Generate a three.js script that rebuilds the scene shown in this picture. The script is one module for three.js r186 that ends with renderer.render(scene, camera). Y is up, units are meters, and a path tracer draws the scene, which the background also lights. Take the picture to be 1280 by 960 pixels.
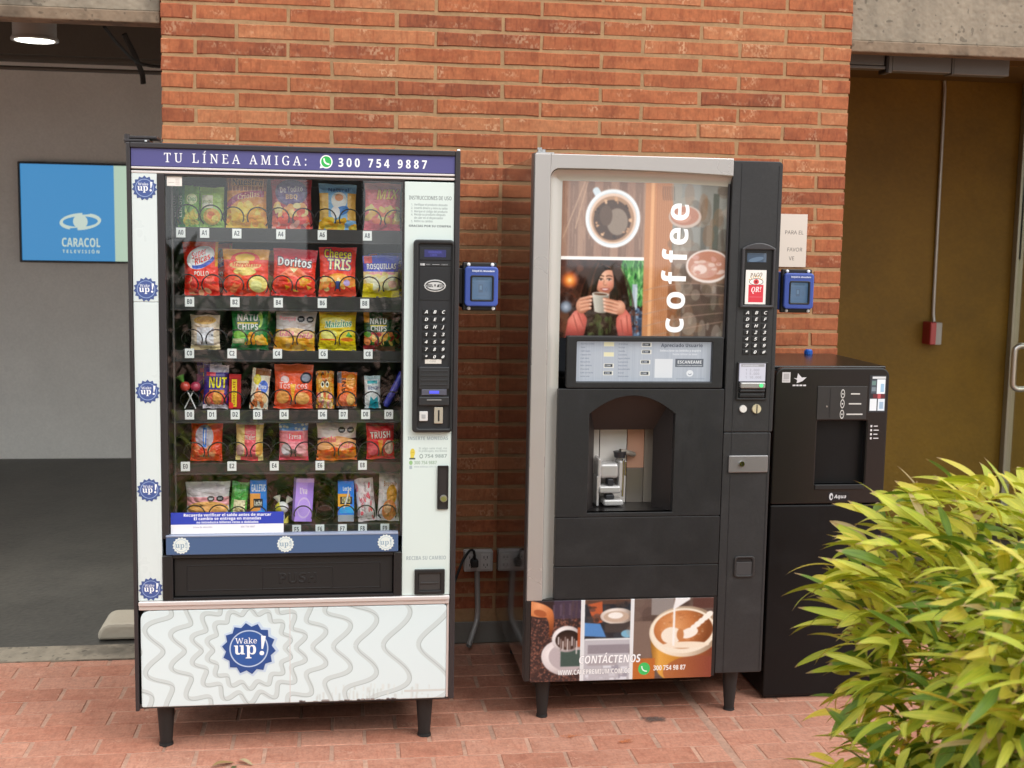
import * as THREE from 'three';
import { RoundedBoxGeometry } from 'three/addons/geometries/RoundedBoxGeometry.js';
import { mergeGeometries } from 'three/addons/utils/BufferGeometryUtils.js';

// ------------------------------------------------------------------ camera, sky, sun, exposure
const scene = new THREE.Scene();
const camera = new THREE.PerspectiveCamera(34.09, 4 / 3, 0.05, 200);
camera.rotation.order = 'YXZ';
camera.position.set(0, 1.5675, 4.7303);
camera.rotation.set(-0.114, -0.1394, 0.0176);
camera.focus = 4.0; camera.userData.fStop = 5.6;
const EXPOSURE = 1.68, SKY = 1.0;
const renderer = new THREE.WebGLRenderer({ antialias: true });
renderer.toneMapping = THREE.LinearToneMapping;
renderer.toneMappingExposure = EXPOSURE;
renderer.shadowMap.enabled = true;

// overcast sky, brightest overhead, with slow soft cloud variation
{
  const W = 256, H = 128, d = new Float32Array(W * H * 4);
  for (let j = 0; j < H; j++) for (let i = 0; i < W; i++) {
    const el = ((j + 0.5) / H - 0.5) * Math.PI, az = (i / W) * Math.PI * 2, s = Math.max(0, Math.sin(el));
    const cloud = 1 + 0.10 * Math.sin(az * 3 + 4 * s) * Math.cos(el * 5) + 0.06 * Math.sin(az * 7 - 9 * s);
    const L = SKY * (0.8 + 0.55 * s) * cloud, o = (j * W + i) * 4;
    d[o] = L * 0.965; d[o + 1] = L * 1.0; d[o + 2] = L * 1.015; d[o + 3] = 1;
  }
  const t = new THREE.DataTexture(d, W, H, THREE.RGBAFormat, THREE.FloatType);
  t.mapping = THREE.EquirectangularReflectionMapping; t.magFilter = THREE.LinearFilter; t.needsUpdate = true;
  scene.background = t; scene.environment = t;
}
const sun = new THREE.DirectionalLight(new THREE.Color(1, 0.975, 0.94), 1.0);
sun.position.set(7, 10, 7); sun.target.position.set(0.5, 0.8, 0.4); sun.castShadow = true;
sun.shadow.radius = 50; sun.shadow.mapSize.set(2048, 2048);
Object.assign(sun.shadow.camera, { left: -6, right: 6, top: 6, bottom: -6, near: 0.5, far: 40 });
scene.add(sun, sun.target);

// ------------------------------------------------------------------ helpers
let seed = 12345;
const rnd = () => { seed = (seed + 0x6d2b79f5) | 0; let t = Math.imul(seed ^ (seed >>> 15), 1 | seed); t = (t + Math.imul(t ^ (t >>> 7), 61 | t)) ^ t; return ((t ^ (t >>> 14)) >>> 0) / 4294967296; };
const rr = (a, b) => a + (b - a) * rnd();
const lerp = THREE.MathUtils.lerp, clamp = THREE.MathUtils.clamp, V = (x, y, z) => new THREE.Vector3(x, y, z);
const hash = (x, y, s) => { let h = Math.imul(x, 374761393) + Math.imul(y, 668265263) + Math.imul(s, 1442695041); h = Math.imul(h ^ (h >>> 13), 1274126177); return ((h ^ (h >>> 16)) >>> 0) / 4294967296; };
function vnoise(x, y, px, py, s) {        // tileable value noise, periods px and py
  const ix = Math.floor(x), iy = Math.floor(y), fx = x - ix, fy = y - iy, u = fx * fx * (3 - 2 * fx), v = fy * fy * (3 - 2 * fy), m = (a, p) => ((a % p) + p) % p;
  const h = (a, b) => hash(m(a, px), m(b, py), s);
  return lerp(lerp(h(ix, iy), h(ix + 1, iy), u), lerp(h(ix, iy + 1), h(ix + 1, iy + 1), u), v);
}
function fbm(u, v, fx, fy, s, oct = 4) { let a = 0, k = 1, n = 0; for (let o = 0; o < oct; o++) { a += k * vnoise(u * fx, v * fy, fx, fy, s + o); n += k; k *= 0.55; fx *= 2; fy *= 2; } return a / n; }
function dataTex(w, h, fn, srgb = true) {   // fn(u, v) -> [r, g, b] as shown (sRGB 0..1)
  const d = new Uint8Array(w * h * 4);
  for (let j = 0; j < h; j++) for (let i = 0; i < w; i++) { const c = fn((i + 0.5) / w, (j + 0.5) / h), o = (j * w + i) * 4; d[o] = clamp(c[0], 0, 1) * 255; d[o + 1] = clamp(c[1], 0, 1) * 255; d[o + 2] = clamp(c[2], 0, 1) * 255; d[o + 3] = 255; }
  const t = new THREE.DataTexture(d, w, h, THREE.RGBAFormat);
  t.wrapS = t.wrapT = THREE.RepeatWrapping; t.magFilter = THREE.LinearFilter; t.minFilter = THREE.LinearMipmapLinearFilter; t.generateMipmaps = true;
  if (srgb) t.colorSpace = THREE.SRGBColorSpace;
  t.needsUpdate = true; return t;
}
function canvasTex(w, h, draw) {
  const c = document.createElement('canvas'); c.width = w; c.height = h;
  const g = c.getContext('2d'); draw(g, w, h);
  const t = new THREE.CanvasTexture(c); t.colorSpace = THREE.SRGBColorSpace; return t;
}
const rep = (t, x, y) => { const c = t.clone(); c.repeat.set(x, y); c.needsUpdate = true; return c; };
const mat = (color, roughness = 0.6, more = {}) => new THREE.MeshPhysicalMaterial({ color: Array.isArray(color) ? new THREE.Color().setRGB(...color) : color, roughness, ...more });

const taken = {};
function numbered(n) { if (taken[n] === undefined) { taken[n] = 0; return n; } taken[n]++; return `${n}_${String(taken[n]).padStart(3, '0')}`; }
function tag(o, label, category, group, kind) { if (label) o.userData.label = label; if (category) o.userData.category = category; if (group) o.userData.group = group; if (kind) o.userData.kind = kind; return o; }
// A thing: a Group at its base. Parts are written in world coordinates and moved to the thing's origin.
function thing(name, label, category, at = [0, 0, 0], group) {
  const o = new THREE.Group(); o.name = numbered(name); o.position.set(...at); o.userData.origin = undefined; delete o.userData.origin;
  scene.add(o); return tag(o, label, category, group);
}
const originOf = (p) => { const v = V(0, 0, 0); for (let q = p; q && q !== scene; q = q.parent) v.add(q.position); return v; };
function part(parent, name, geos, material, label) {
  const list = [].concat(geos), g = list.length > 1 ? mergeGeometries(list.map(plain)) : list[0];
  const o = originOf(parent); g.translate(-o.x, -o.y, -o.z);
  const m = new THREE.Mesh(g, material); m.name = name; m.castShadow = m.receiveShadow = true; parent.add(m);
  if (label) m.userData.label = label;
  return m;
}
function solo(name, geos, material, label, category, group, kind) {   // a thing that is one mesh
  const list = [].concat(geos), g = list.length > 1 ? mergeGeometries(list.map(plain)) : list[0];
  g.computeBoundingBox(); const b = g.boundingBox, c = [(b.min.x + b.max.x) / 2, b.min.y, (b.min.z + b.max.z) / 2];
  g.translate(-c[0], -c[1], -c[2]);
  const m = new THREE.Mesh(g, material); m.name = numbered(name); m.position.set(...c); m.castShadow = m.receiveShadow = true; scene.add(m);
  return tag(m, label, category, group, kind);
}
function plain(g) { let q = g.index ? g.toNonIndexed() : g; for (const k of Object.keys(q.attributes)) if (!['position', 'normal', 'uv'].includes(k)) q.deleteAttribute(k); if (!q.attributes.uv) q.setAttribute('uv', new THREE.BufferAttribute(new Float32Array(q.attributes.position.count * 2), 2)); return q; }
// uv in metres by the way each face points
function uvMetres(g, s = 1, ou = 0, ov = 0) {
  g = g.index ? g.toNonIndexed() : g; const p = g.attributes.position, n = p.count, uv = new Float32Array(n * 2);
  const a = V(), b = V(), c = V();
  for (let i = 0; i < n; i += 3) {
    a.fromBufferAttribute(p, i); b.fromBufferAttribute(p, i + 1); c.fromBufferAttribute(p, i + 2);
    const m = b.clone().sub(a).cross(c.clone().sub(a)), ax = Math.abs(m.x), ay = Math.abs(m.y), az = Math.abs(m.z);
    [a, b, c].forEach((q, k) => { const [u, v] = az >= ax && az >= ay ? [q.x, q.y] : ax >= ay ? [q.z, q.y] : [q.x, q.z]; uv[(i + k) * 2] = u * s + ou; uv[(i + k) * 2 + 1] = v * s + ov; });
  }
  g.setAttribute('uv', new THREE.BufferAttribute(uv, 2)); return g;
}
function box(x0, x1, y0, y1, z0, z1, r = 0) {
  const w = x1 - x0, h = y1 - y0, d = z1 - z0; r = Math.min(r, w / 2.05, h / 2.05, d / 2.05);
  const g = r > 0 ? new RoundedBoxGeometry(w, h, d, 2, r) : new THREE.BoxGeometry(w, h, d);
  g.translate((x0 + x1) / 2, (y0 + y1) / 2, (z0 + z1) / 2); return uvMetres(g);
}
function uvBox(g) {   // uv 0..1 over the x and y extent
  g.computeBoundingBox(); const { min, max } = g.boundingBox, p = g.attributes.position, uv = new Float32Array(p.count * 2);
  for (let i = 0; i < p.count; i++) { uv[i * 2] = (p.getX(i) - min.x) / (max.x - min.x); uv[i * 2 + 1] = (p.getY(i) - min.y) / (max.y - min.y); }
  g.setAttribute('uv', new THREE.BufferAttribute(uv, 2)); return g;
}
// a printed plate: a thin slab whose face carries the print from edge to edge
function plate(x0, x1, y0, y1, z0, z1, r = 0.0004) { return uvBox(plain(box(x0, x1, y0, y1, z0, z1, r))); }
function rrectShape(x0, x1, y0, y1, r, S = THREE.Shape) {
  const s = new S(), [a, b, c, d] = Array.isArray(r) ? r : [r, r, r, r];   // bottom-left, bottom-right, top-right, top-left
  s.moveTo(x0 + a, y0); s.lineTo(x1 - b, y0); if (b) s.absarc(x1 - b, y0 + b, b, -Math.PI / 2, 0, false); s.lineTo(x1, y1 - c); if (c) s.absarc(x1 - c, y1 - c, c, 0, Math.PI / 2, false);
  s.lineTo(x0 + d, y1); if (d) s.absarc(x0 + d, y1 - d, d, Math.PI / 2, Math.PI, false); s.lineTo(x0, y0 + a); if (a) s.absarc(x0 + a, y0 + a, a, Math.PI, 1.5 * Math.PI, false);
  return s;
}
function extrude(shape, z0, z1, bevel = 0.002, seg = 2, curve = 8) {
  const b = Math.min(bevel, (z1 - z0) / 2.1);
  const g = new THREE.ExtrudeGeometry(shape, { depth: z1 - z0 - 2 * b, bevelEnabled: b > 0, bevelThickness: b, bevelSize: b, bevelOffset: -b, bevelSegments: seg, curveSegments: curve });
  g.translate(0, 0, z0 + b); return g;
}
const rplate = (x0, x1, y0, y1, z0, z1, r, bevel = 0.002) => extrude(rrectShape(x0, x1, y0, y1, r), z0, z1, bevel);
function frame(x0, x1, y0, y1, z0, z1, t, r = 0.004, ri = 0.003, bevel = 0.002) {   // t: left, right, bottom, top widths
  const [l, ri_, b, tp] = Array.isArray(t) ? t : [t, t, t, t], s = rrectShape(x0, x1, y0, y1, r);
  s.holes.push(rrectShape(x0 + l, x1 - ri_, y0 + b, y1 - tp, ri, THREE.Path)); return extrude(s, z0, z1, bevel);
}
function tube(points, r, seg = 24, rad = 8) { return new THREE.TubeGeometry(new THREE.CatmullRomCurve3(points.map((p) => V(...p)), false, 'catmullrom', 0.3), seg, r, rad, false); }
function cyl(x, y, z, r0, r1, h, seg = 20, axis = 'y') {   // r0 at the low end
  const g = new THREE.CylinderGeometry(r1, r0, h, seg); if (axis === 'z') g.rotateX(Math.PI / 2); if (axis === 'x') g.rotateZ(-Math.PI / 2);
  g.translate(x, y, z); return g;
}
function gearShape(cx, cy, r, teeth, depth) { const s = new THREE.Shape(), n = teeth * 2; for (let i = 0; i <= n; i++) { const a = (i / n) * Math.PI * 2 + Math.PI / n, q = i % 2 ? r : r - depth, x = cx + q * Math.cos(a), y = cy + q * Math.sin(a); i ? s.lineTo(x, y) : s.moveTo(x, y); } return s; }
// ------------------------------------------------------------------ surfaces
const grain = dataTex(256, 256, (u, v) => { const n = 0.9 + 0.1 * fbm(u, v, 24, 24, 3, 3); return [n, n, n]; }, false);
const fineBump = dataTex(256, 256, (u, v) => { const n = fbm(u, v, 64, 64, 9, 2); return [n, n, n]; }, false);
// worn dark plastic and paint: fine scratches, rubbed patches and dust specks
const scuffTex = dataTex(1024, 1024, (u, v) => {
  const rub = clamp((fbm(u, v, 9, 14, 31, 4) - 0.55) * 4, 0, 1) * (0.5 + 0.5 * fbm(u, v, 90, 200, 33, 2)), speck = vnoise(u * 420, v * 420, 420, 420, 37) > 0.972 ? 1 : 0;
  const sc = clamp((vnoise(u * 300 + 40 * v, v * 9, 340, 9, 41) - 0.93) * 14, 0, 1) * clamp((fbm(u, v, 5, 5, 43, 2) - 0.5) * 5, 0, 1), n = 0.70 + 0.10 * rub + 0.16 * speck + 0.18 * sc + 0.05 * (fbm(u, v, 200, 200, 47, 1) - 0.5);
  return [n, n, n * 0.99];
});
const smearRough = dataTex(512, 512, (u, v) => { const n = 0.8 + 0.28 * (fbm(u, v, 7, 9, 131, 5) - 0.5) + 0.1 * clamp((fbm(u, v, 26, 18, 137, 3) - 0.55) * 6, 0, 1); return [n, n, n]; }, false);
const lin = (r, g, b) => [r ** (1 / 2.2), g ** (1 / 2.2), b ** (1 / 2.2)];
// fired clay: blotches, short upright drag marks and flecks of mortar
function clayTex(base, dark, smear, smearAmount, s) {
  return dataTex(1024, 512, (u, v) => {
    const blotch = fbm(u, v, 14, 10, s, 4), streak = fbm(u, v, 150, 16, s + 20, 3), spot = fbm(u, v, 60, 60, s + 40, 2), sm = fbm(u, v, 22, 22, s + 60, 3), fine = fbm(u, v, 240, 80, s + 80, 2);
    let k = clamp((blotch - 0.44) * 3.4, 0, 1); k = clamp(k * 0.65 + clamp((streak - 0.54) * 3.4, 0, 0.6), 0, 1);
    const w = clamp((sm - (1 - smearAmount)) * 5, 0, 1) * clamp((fine - 0.47) * 5.5, 0, 0.7), m = (0.9 + 0.24 * (spot - 0.5) + 0.3 * (fine - 0.5));
    return lin(...[0, 1, 2].map((c) => clamp(lerp(lerp(base[c], dark[c], k) * m, smear[c], w), 0, 1)));
  });
}
const clayMaps = [
  clayTex([0.47, 0.148, 0.053], [0.34, 0.090, 0.031], [0.60, 0.34, 0.19], 0.38, 100),
  clayTex([0.52, 0.195, 0.080], [0.41, 0.126, 0.047], [0.63, 0.37, 0.21], 0.42, 200),
  clayTex([0.39, 0.110, 0.040], [0.26, 0.064, 0.024], [0.52, 0.30, 0.17], 0.40, 300),
  clayTex([0.22, 0.06, 0.03], [0.13, 0.038, 0.02], [0.46, 0.28, 0.17], 0.46, 400),
];
const clayBump = dataTex(512, 256, (u, v) => { const n = 0.6 * fbm(u, v, 40, 20, 5, 4) + 0.4 * fbm(u, v, 100, 8, 6, 3); return [n, n, n]; }, false);
for (const t of [...clayMaps, clayBump]) t.repeat.set(0.7, 1.4);      // uv are metres: one tile is 1.43 m x 0.71 m
const brickMats = [];
for (const [i, tints] of [[0, [1, 0.92, 0.97]], [1, [1, 0.94]], [2, [1, 0.9]], [3, [1]]]) for (const t of tints) brickMats.push(mat([t, t * (0.98 + 0.02 * (i % 2)), t], 0.88, { map: clayMaps[i], bumpMap: clayBump, bumpScale: 0.002 }));
const mortarTex = dataTex(512, 512, (u, v) => { const a = fbm(u, v, 16, 16, 501, 4), b = fbm(u, v, 120, 120, 502, 2), k = 0.8 + 0.3 * a + 0.2 * (b - 0.5); return lin(0.41 * k, 0.245 * k, 0.122 * k); });
const mortarM = mat([1, 1, 1], 0.95, { map: mortarTex, bumpMap: fineBump, bumpScale: 0.002 });

// A brick: a block with worn, uneven front arrises. Front towards +z, centred in x and y, front face at z = 0.
function brickGeo(w, h, d, k) {
  const j = () => rr(-0.0019, 0.0019), b = 0.0032, X = w / 2, Y = h / 2, pos = [], nz = 3;
  const outer = [], inner = [], back = [], N = Math.max(2, Math.round(w / 0.055));
  const ring = [];
  for (let i = 0; i <= N; i++) ring.push([-X + (w * i) / N, -Y]);
  for (let i = 0; i <= N; i++) ring.push([X - (w * i) / N, Y]);
  for (const [x, y] of ring) {
    const jx = j(), jy = j();
    outer.push([x + (Math.abs(x) > X - 1e-6 ? jx : 0), y + jy, -b - Math.abs(j())]);
    inner.push([x * (1 - b / X) + (Math.abs(x) > X - 1e-6 ? jx : 0), y * (1 - b / Y) + jy * 0.6, j() * 0.5]);
    back.push([x, y, -d]);
  }
  const tri = (a, b2, c) => pos.push(...a, ...b2, ...c), n = ring.length;
  for (let i = 0; i < n; i++) { const q = (i + 1) % n; tri(outer[i], outer[q], inner[q]); tri(outer[i], inner[q], inner[i]); tri(back[i], back[q], outer[q]); tri(back[i], outer[q], outer[i]); }
  for (let i = 0; i < N; i++) { const a = inner[i], c = inner[i + 1], e = inner[n - 2 - i], f = inner[n - 1 - i]; tri(a, c, e); tri(a, e, f); }
  const g = new THREE.BufferGeometry(); g.setAttribute('position', new THREE.BufferAttribute(new Float32Array(pos), 3));
  uvMetres(g, 1, k * 0.377, k * 0.211); g.computeVertexNormals(); return g;
}

// ------------------------------------------------------------------ the brick pillar
const PX0 = -0.63, PX1 = 1.965, COURSE = 0.0612, Y0 = 2.3945;
{
  const w = thing('brick_wall', 'wide pillar of long orange bricks with beige mortar behind the machines', 'wall', [0.667, 0, -0.125]);
  part(w, 'mortar_core', box(PX0 + 0.004, PX1 - 0.004, 0.085, 4.2, -0.25, -0.0022), mortarM);
  const A = [PX0, -0.511, -0.178, 0.213, 0.608, 0.982, 1.366, 1.701, PX1], B = [PX0, -0.363, -0.022, 0.358, 0.752, 1.14, 1.521, 1.848, PX1];
  const rest = [], geos = {};
  for (let n = -28; n < 38; n++) {
    const y = Y0 - (n + 0.5) * COURSE, J = ((n % 2) + 2) % 2 ? B : A; if (y < 0.1 || y > 4.15) continue;
    for (let i = 0; i < J.length - 1; i++) {
      const g0 = 0.0055, a = J[i] + (i ? g0 : 0), b = J[i + 1] - (i < J.length - 2 ? g0 : 0), len = b - a, key = (Math.round(len * 20) / 20).toFixed(2);
      const seen = y < 2.5 && (y > 1.62 || (a < 0.78 && b > 0.33) || (b > 1.36 && y > 1.05));
      const t = hash(i, n + 50, 77), dark = (n === 9 && (i === 2 || i === 3)) || (n === 1 && i === 3) || (n === 5 && i === 2);
      const m = dark ? 6 : t < 0.24 ? 0 : t < 0.42 ? 1 : t < 0.59 ? 2 : t < 0.74 ? 3 : t < 0.84 ? 4 : t < 0.93 ? 5 : t < 0.98 ? 6 : 7;
      const z = (hash(i, n, 5) - 0.5) * 0.003 + 0.001, lift = (hash(i, n, 6) - 0.5) * 0.0016;
      if (seen) {
        geos[key] ??= [0, 1, 2, 3].map((k) => brickGeo(1, COURSE - 0.0105, 0.06, k + Number(key) * 7));   // unit length; scaled copies below keep arrises small
        const v = Math.floor(hash(i, n, 8) * 4), gk = `${key}_${v}_${(len * 200) | 0}`;
        geos[gk] ??= brickGeo(len, COURSE - 0.0105, 0.06, v * 1.3 + (len * 57));
        const me = new THREE.Mesh(geos[gk], brickMats[m]); me.name = 'brick'; me.position.set((a + b) / 2 - 0.667, y + lift, z + 0.125); me.castShadow = me.receiveShadow = true; w.add(me);
      } else { const g = brickGeo(len, COURSE - 0.0105, 0.06, t * 9); g.translate((a + b) / 2, y, z); rest.push(g); }
    }
  }
  const s = part(w, 'brickwork', rest, brickMats[0]); s.userData.kind = 'stuff';
  part(w, 'plinth', box(PX0 - 0.002, PX1 + 0.002, 0, 0.085, -0.25, 0.004, 0.003), mat([0.2, 0.19, 0.175], 0.9, { bumpMap: fineBump, bumpScale: 0.002 }));
  // the returns of the pillar, courses seen edge on
  const side = [];
  for (let n = -28; n < 38; n++) { const y = Y0 - (n + 0.5) * COURSE; if (y < 0.1 || y > 4.15) continue; for (const sx of [0, 1]) { const g = brickGeo(0.15, COURSE - 0.0105, 0.02, n); g.rotateY(sx ? Math.PI / 2 : -Math.PI / 2); g.translate(sx ? PX1 + 0.001 : PX0 - 0.001, y, -0.155); side.push(g); } }
  part(w, 'side_brickwork', side, brickMats[1]).userData.kind = 'stuff';
}

// ------------------------------------------------------------------ concrete beams, rooms left and right
const concreteTex = dataTex(1024, 512, (u, v) => {
  const a = fbm(u, v, 6, 3, 701, 5), b = fbm(u, v, 40, 4, 702, 4), c = fbm(u, v, 150, 80, 703, 2), st = clamp((fbm(u, v, 14, 5, 704, 5) - 0.56) * 7, 0, 1), pit = fbm(u, v, 90, 50, 705, 2) > 0.78 ? 0.6 : 1;
  const k = (0.75 + 0.4 * (a - 0.5) + 0.35 * (b - 0.5) + 0.15 * (c - 0.5)) * (1 - 0.42 * st) * pit; return lin(0.38 * k, 0.315 * k, 0.235 * k);
});
const concreteM = mat([1, 1, 1], 0.9, { map: rep(concreteTex, 0.5, 1), bumpMap: fineBump, bumpScale: 0.003 });
function beam(label, x0, x1, zb) {
  const b = thing('concrete_beam', label, 'beam', [(x0 + x1) / 2, 2.315, -0.15]);
  part(b, 'upper_course', box(x0, x1, 2.362, 4.2, zb, -0.02, 0.004), concreteM);
  part(b, 'lower_lip', box(x0, x1, 2.318, 2.362, zb + 0.01, -0.012, 0.006), mat([0.82, 0.7, 0.62], 0.85, { map: concreteM.map, bumpMap: fineBump, bumpScale: 0.003 }), 'browner drip edge along the bottom of the beam');
  return b;
}
beam('stained concrete beam over the dim room with the screen', -9, PX0 - 0.003, -0.12);
beam('stained concrete beam over the ochre recess with the duct', PX1 + 0.003, 7, -0.09);

const plasterTex = dataTex(512, 512, (u, v) => { const k = 0.95 + 0.05 * (fbm(u, v, 6, 6, 801, 5) - 0.5) + 0.05 * (fbm(u, v, 100, 100, 802, 2) - 0.5); return [k, k * 0.995, k * 0.985]; });
const greyWallM = mat([0.84, 0.83, 0.81], 0.85, { map: plasterTex, bumpMap: fineBump, bumpScale: 0.001 });
solo('back_wall', box(-9, -0.3, 0, 2.72, -4.4, -4.25), greyWallM, 'plain grey plastered wall carrying the blue screen', 'wall');
solo('side_wall', box(-0.46, -0.31, 0, 2.95, -4.25, -0.25), greyWallM, 'grey side wall running back behind the left edge of the brick pillar', 'wall');
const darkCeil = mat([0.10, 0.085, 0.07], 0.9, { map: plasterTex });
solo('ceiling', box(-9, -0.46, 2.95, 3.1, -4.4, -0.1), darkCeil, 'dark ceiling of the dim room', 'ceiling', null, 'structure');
solo('ceiling_beam', [box(-9, -0.46, 2.725, 2.95, -4.25, -4.05, 0.004), box(-9, -0.46, 2.70, 2.725, -4.25, -4.10, 0.004)], mat([0.14, 0.12, 0.10], 0.8, { map: plasterTex }), 'dark beam along the top of the grey back wall', 'beam');
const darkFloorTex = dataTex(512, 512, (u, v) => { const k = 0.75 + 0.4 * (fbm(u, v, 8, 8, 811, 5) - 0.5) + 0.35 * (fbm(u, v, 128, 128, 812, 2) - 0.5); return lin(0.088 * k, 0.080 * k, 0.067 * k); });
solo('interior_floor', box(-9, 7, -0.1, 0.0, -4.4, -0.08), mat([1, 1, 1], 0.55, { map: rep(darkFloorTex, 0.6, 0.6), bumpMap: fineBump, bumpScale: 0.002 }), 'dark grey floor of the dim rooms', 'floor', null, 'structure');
{ // concrete threshold between the brick paving and the dark floor
  const s = new THREE.Shape(); s.moveTo(-9, 0.08); s.lineTo(PX0 - 0.1, 0.08); s.lineTo(PX0, 0.085); s.lineTo(PX0, -0.085); s.lineTo(-9, -0.135); s.closePath();
  const g = extrude(s, -0.05, 0.006, 0.002); g.rotateX(-Math.PI / 2);
  solo('threshold', uvMetres(g), mat([0.98, 1, 1.02], 0.9, { map: concreteM.map, bumpMap: fineBump, bumpScale: 0.003 }), 'worn concrete threshold strip between brick paving and dark floor', 'threshold', null, 'structure');
}
solo('floor_block', (() => { const g = rplate(-0.915, -0.55, 0.006, 0.07, -0.33, -0.13, [0.01, 0.01, 0.03, 0.05], 0.012); return g; })(), mat([0.45, 0.40, 0.32], 0.7, { bumpMap: fineBump, bumpScale: 0.002 }), 'low cream rounded block on the dark floor behind the snack machine', 'block');

// television
{
  const t = thing('wall_screen', 'blue wall screen with a white eye emblem on the grey wall', 'television', [-1.52, 1.366, -4.22]);
  part(t, 'bezel', frame(-2.137, -0.9, 1.364, 2.04, -4.25, -4.19, 0.014, 0.006, 0.002, 0.002), mat([0.012, 0.012, 0.014], 0.35));
  const tex = canvasTex(1024, 560, (g, W, H) => {
    g.fillStyle = '#4899d4'; g.fillRect(0, 0, W, H); g.fillStyle = '#c6dfc8'; g.fillRect(W * 0.505, 0, W * 0.5, H);
    const X = (x) => ((x + 2.123) / 1.209) * W, Y = (y) => ((2.026 - y) / 0.648) * H;
    g.fillStyle = '#d8e8dc'; g.save(); g.translate(X(-1.738), Y(1.645)); const s = W / 1.209;
    g.rotate(-0.10); g.beginPath(); g.ellipse(0, 0, 0.137 * s, 0.058 * s, 0, 0, 7); g.fill();
    g.fillStyle = '#4899d4'; g.beginPath(); g.ellipse(0, 0, 0.115 * s, 0.036 * s, 0.05, 0, 7); g.fill();
    g.fillRect(0.02 * s, -0.075 * s, 0.05 * s, 0.03 * s); g.fillRect(-0.075 * s, 0.04 * s, 0.05 * s, 0.03 * s);
    g.fillStyle = '#d8e8dc'; g.beginPath(); g.arc(0, 0, 0.048 * s, 0, 7); g.fill(); g.restore();
    g.textAlign = 'center'; g.textBaseline = 'middle'; g.font = 'bold 62px sans-serif'; g.save(); g.translate(X(-1.737), Y(1.503)); g.scale(0.78, 1.15); g.fillText('CARACOL', 0, 0); g.restore();
    g.font = 'bold 26px sans-serif'; g.fillText('T E L E V I S I Ó N', X(-1.737), Y(1.442));
  });
  part(t, 'display', plate(-2.124, -0.913, 1.377, 2.027, -4.22, -4.205), mat([0.02, 0.02, 0.02], 0.25, { emissive: 0xffffff, emissiveMap: tex, emissiveIntensity: 0.47 }));
}
// ceiling lamp: surface-mounted can
{
  const x = -1.287, z = -1.0, y = 2.383;
  const t = thing('ceiling_lamp', 'lit round white can lamp hanging from the dark ceiling', 'lamp', [x, 2.95, z]);
  const prof = [[0.0, 2.95], [0.086, 2.95], [0.09, 2.94], [0.09, 2.402], [0.098, 2.39], [0.098, 2.381], [0.088, 2.381], [0.082, 2.388]].map((p) => new THREE.Vector2(p[0], p[1]));
  const can = new THREE.LatheGeometry(prof, 36); can.translate(x, 0, z);
  part(t, 'housing', can, mat([0.32, 0.31, 0.30], 0.5, { side: THREE.DoubleSide }));
  const lens = new THREE.CylinderGeometry(0.08, 0.08, 0.006, 32); lens.translate(x, 2.384, z);
  part(t, 'lens', lens, mat([0.9, 0.9, 0.85], 0.5, { emissive: new THREE.Color(1, 1, 0.86), emissiveIntensity: 3 }));
  const l = new THREE.SpotLight(new THREE.Color(1, 0.98, 0.90), 8, 0, 1.25, 0.8, 2); l.position.set(x, y - 0.008, z); l.target.position.set(x, 0, z); l.castShadow = true; l.shadow.radius = 4; scene.add(l, l.target);
}
solo('ceiling_cable', [tube([[-1.05, 2.5, -1.3], [-1.02, 2.45, -1.5], [-0.95, 2.41, -1.9], [-0.4, 2.41, -2.0]], 0.008), tube([[-1.06, 2.56, -1.9], [-1.02, 2.47, -1.95], [-0.99, 2.38, -2.0], [-0.985, 2.33, -2.0]], 0.014), tube([[-1.05, 2.95, -1.25], [-1.05, 2.5, -1.3]], 0.008)], mat([0.02, 0.018, 0.016], 0.7), 'dark cables drooping below the ceiling beside the lamp', 'cable');
solo('ceiling_pipe', tube([[-5, 2.40, -2.1], [-3, 2.40, -2.1], [-0.47, 2.40, -2.1]], 0.011), mat([0.09, 0.08, 0.07], 0.5), 'thin dark pipe crossing under the ceiling of the dim room', 'pipe');

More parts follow.
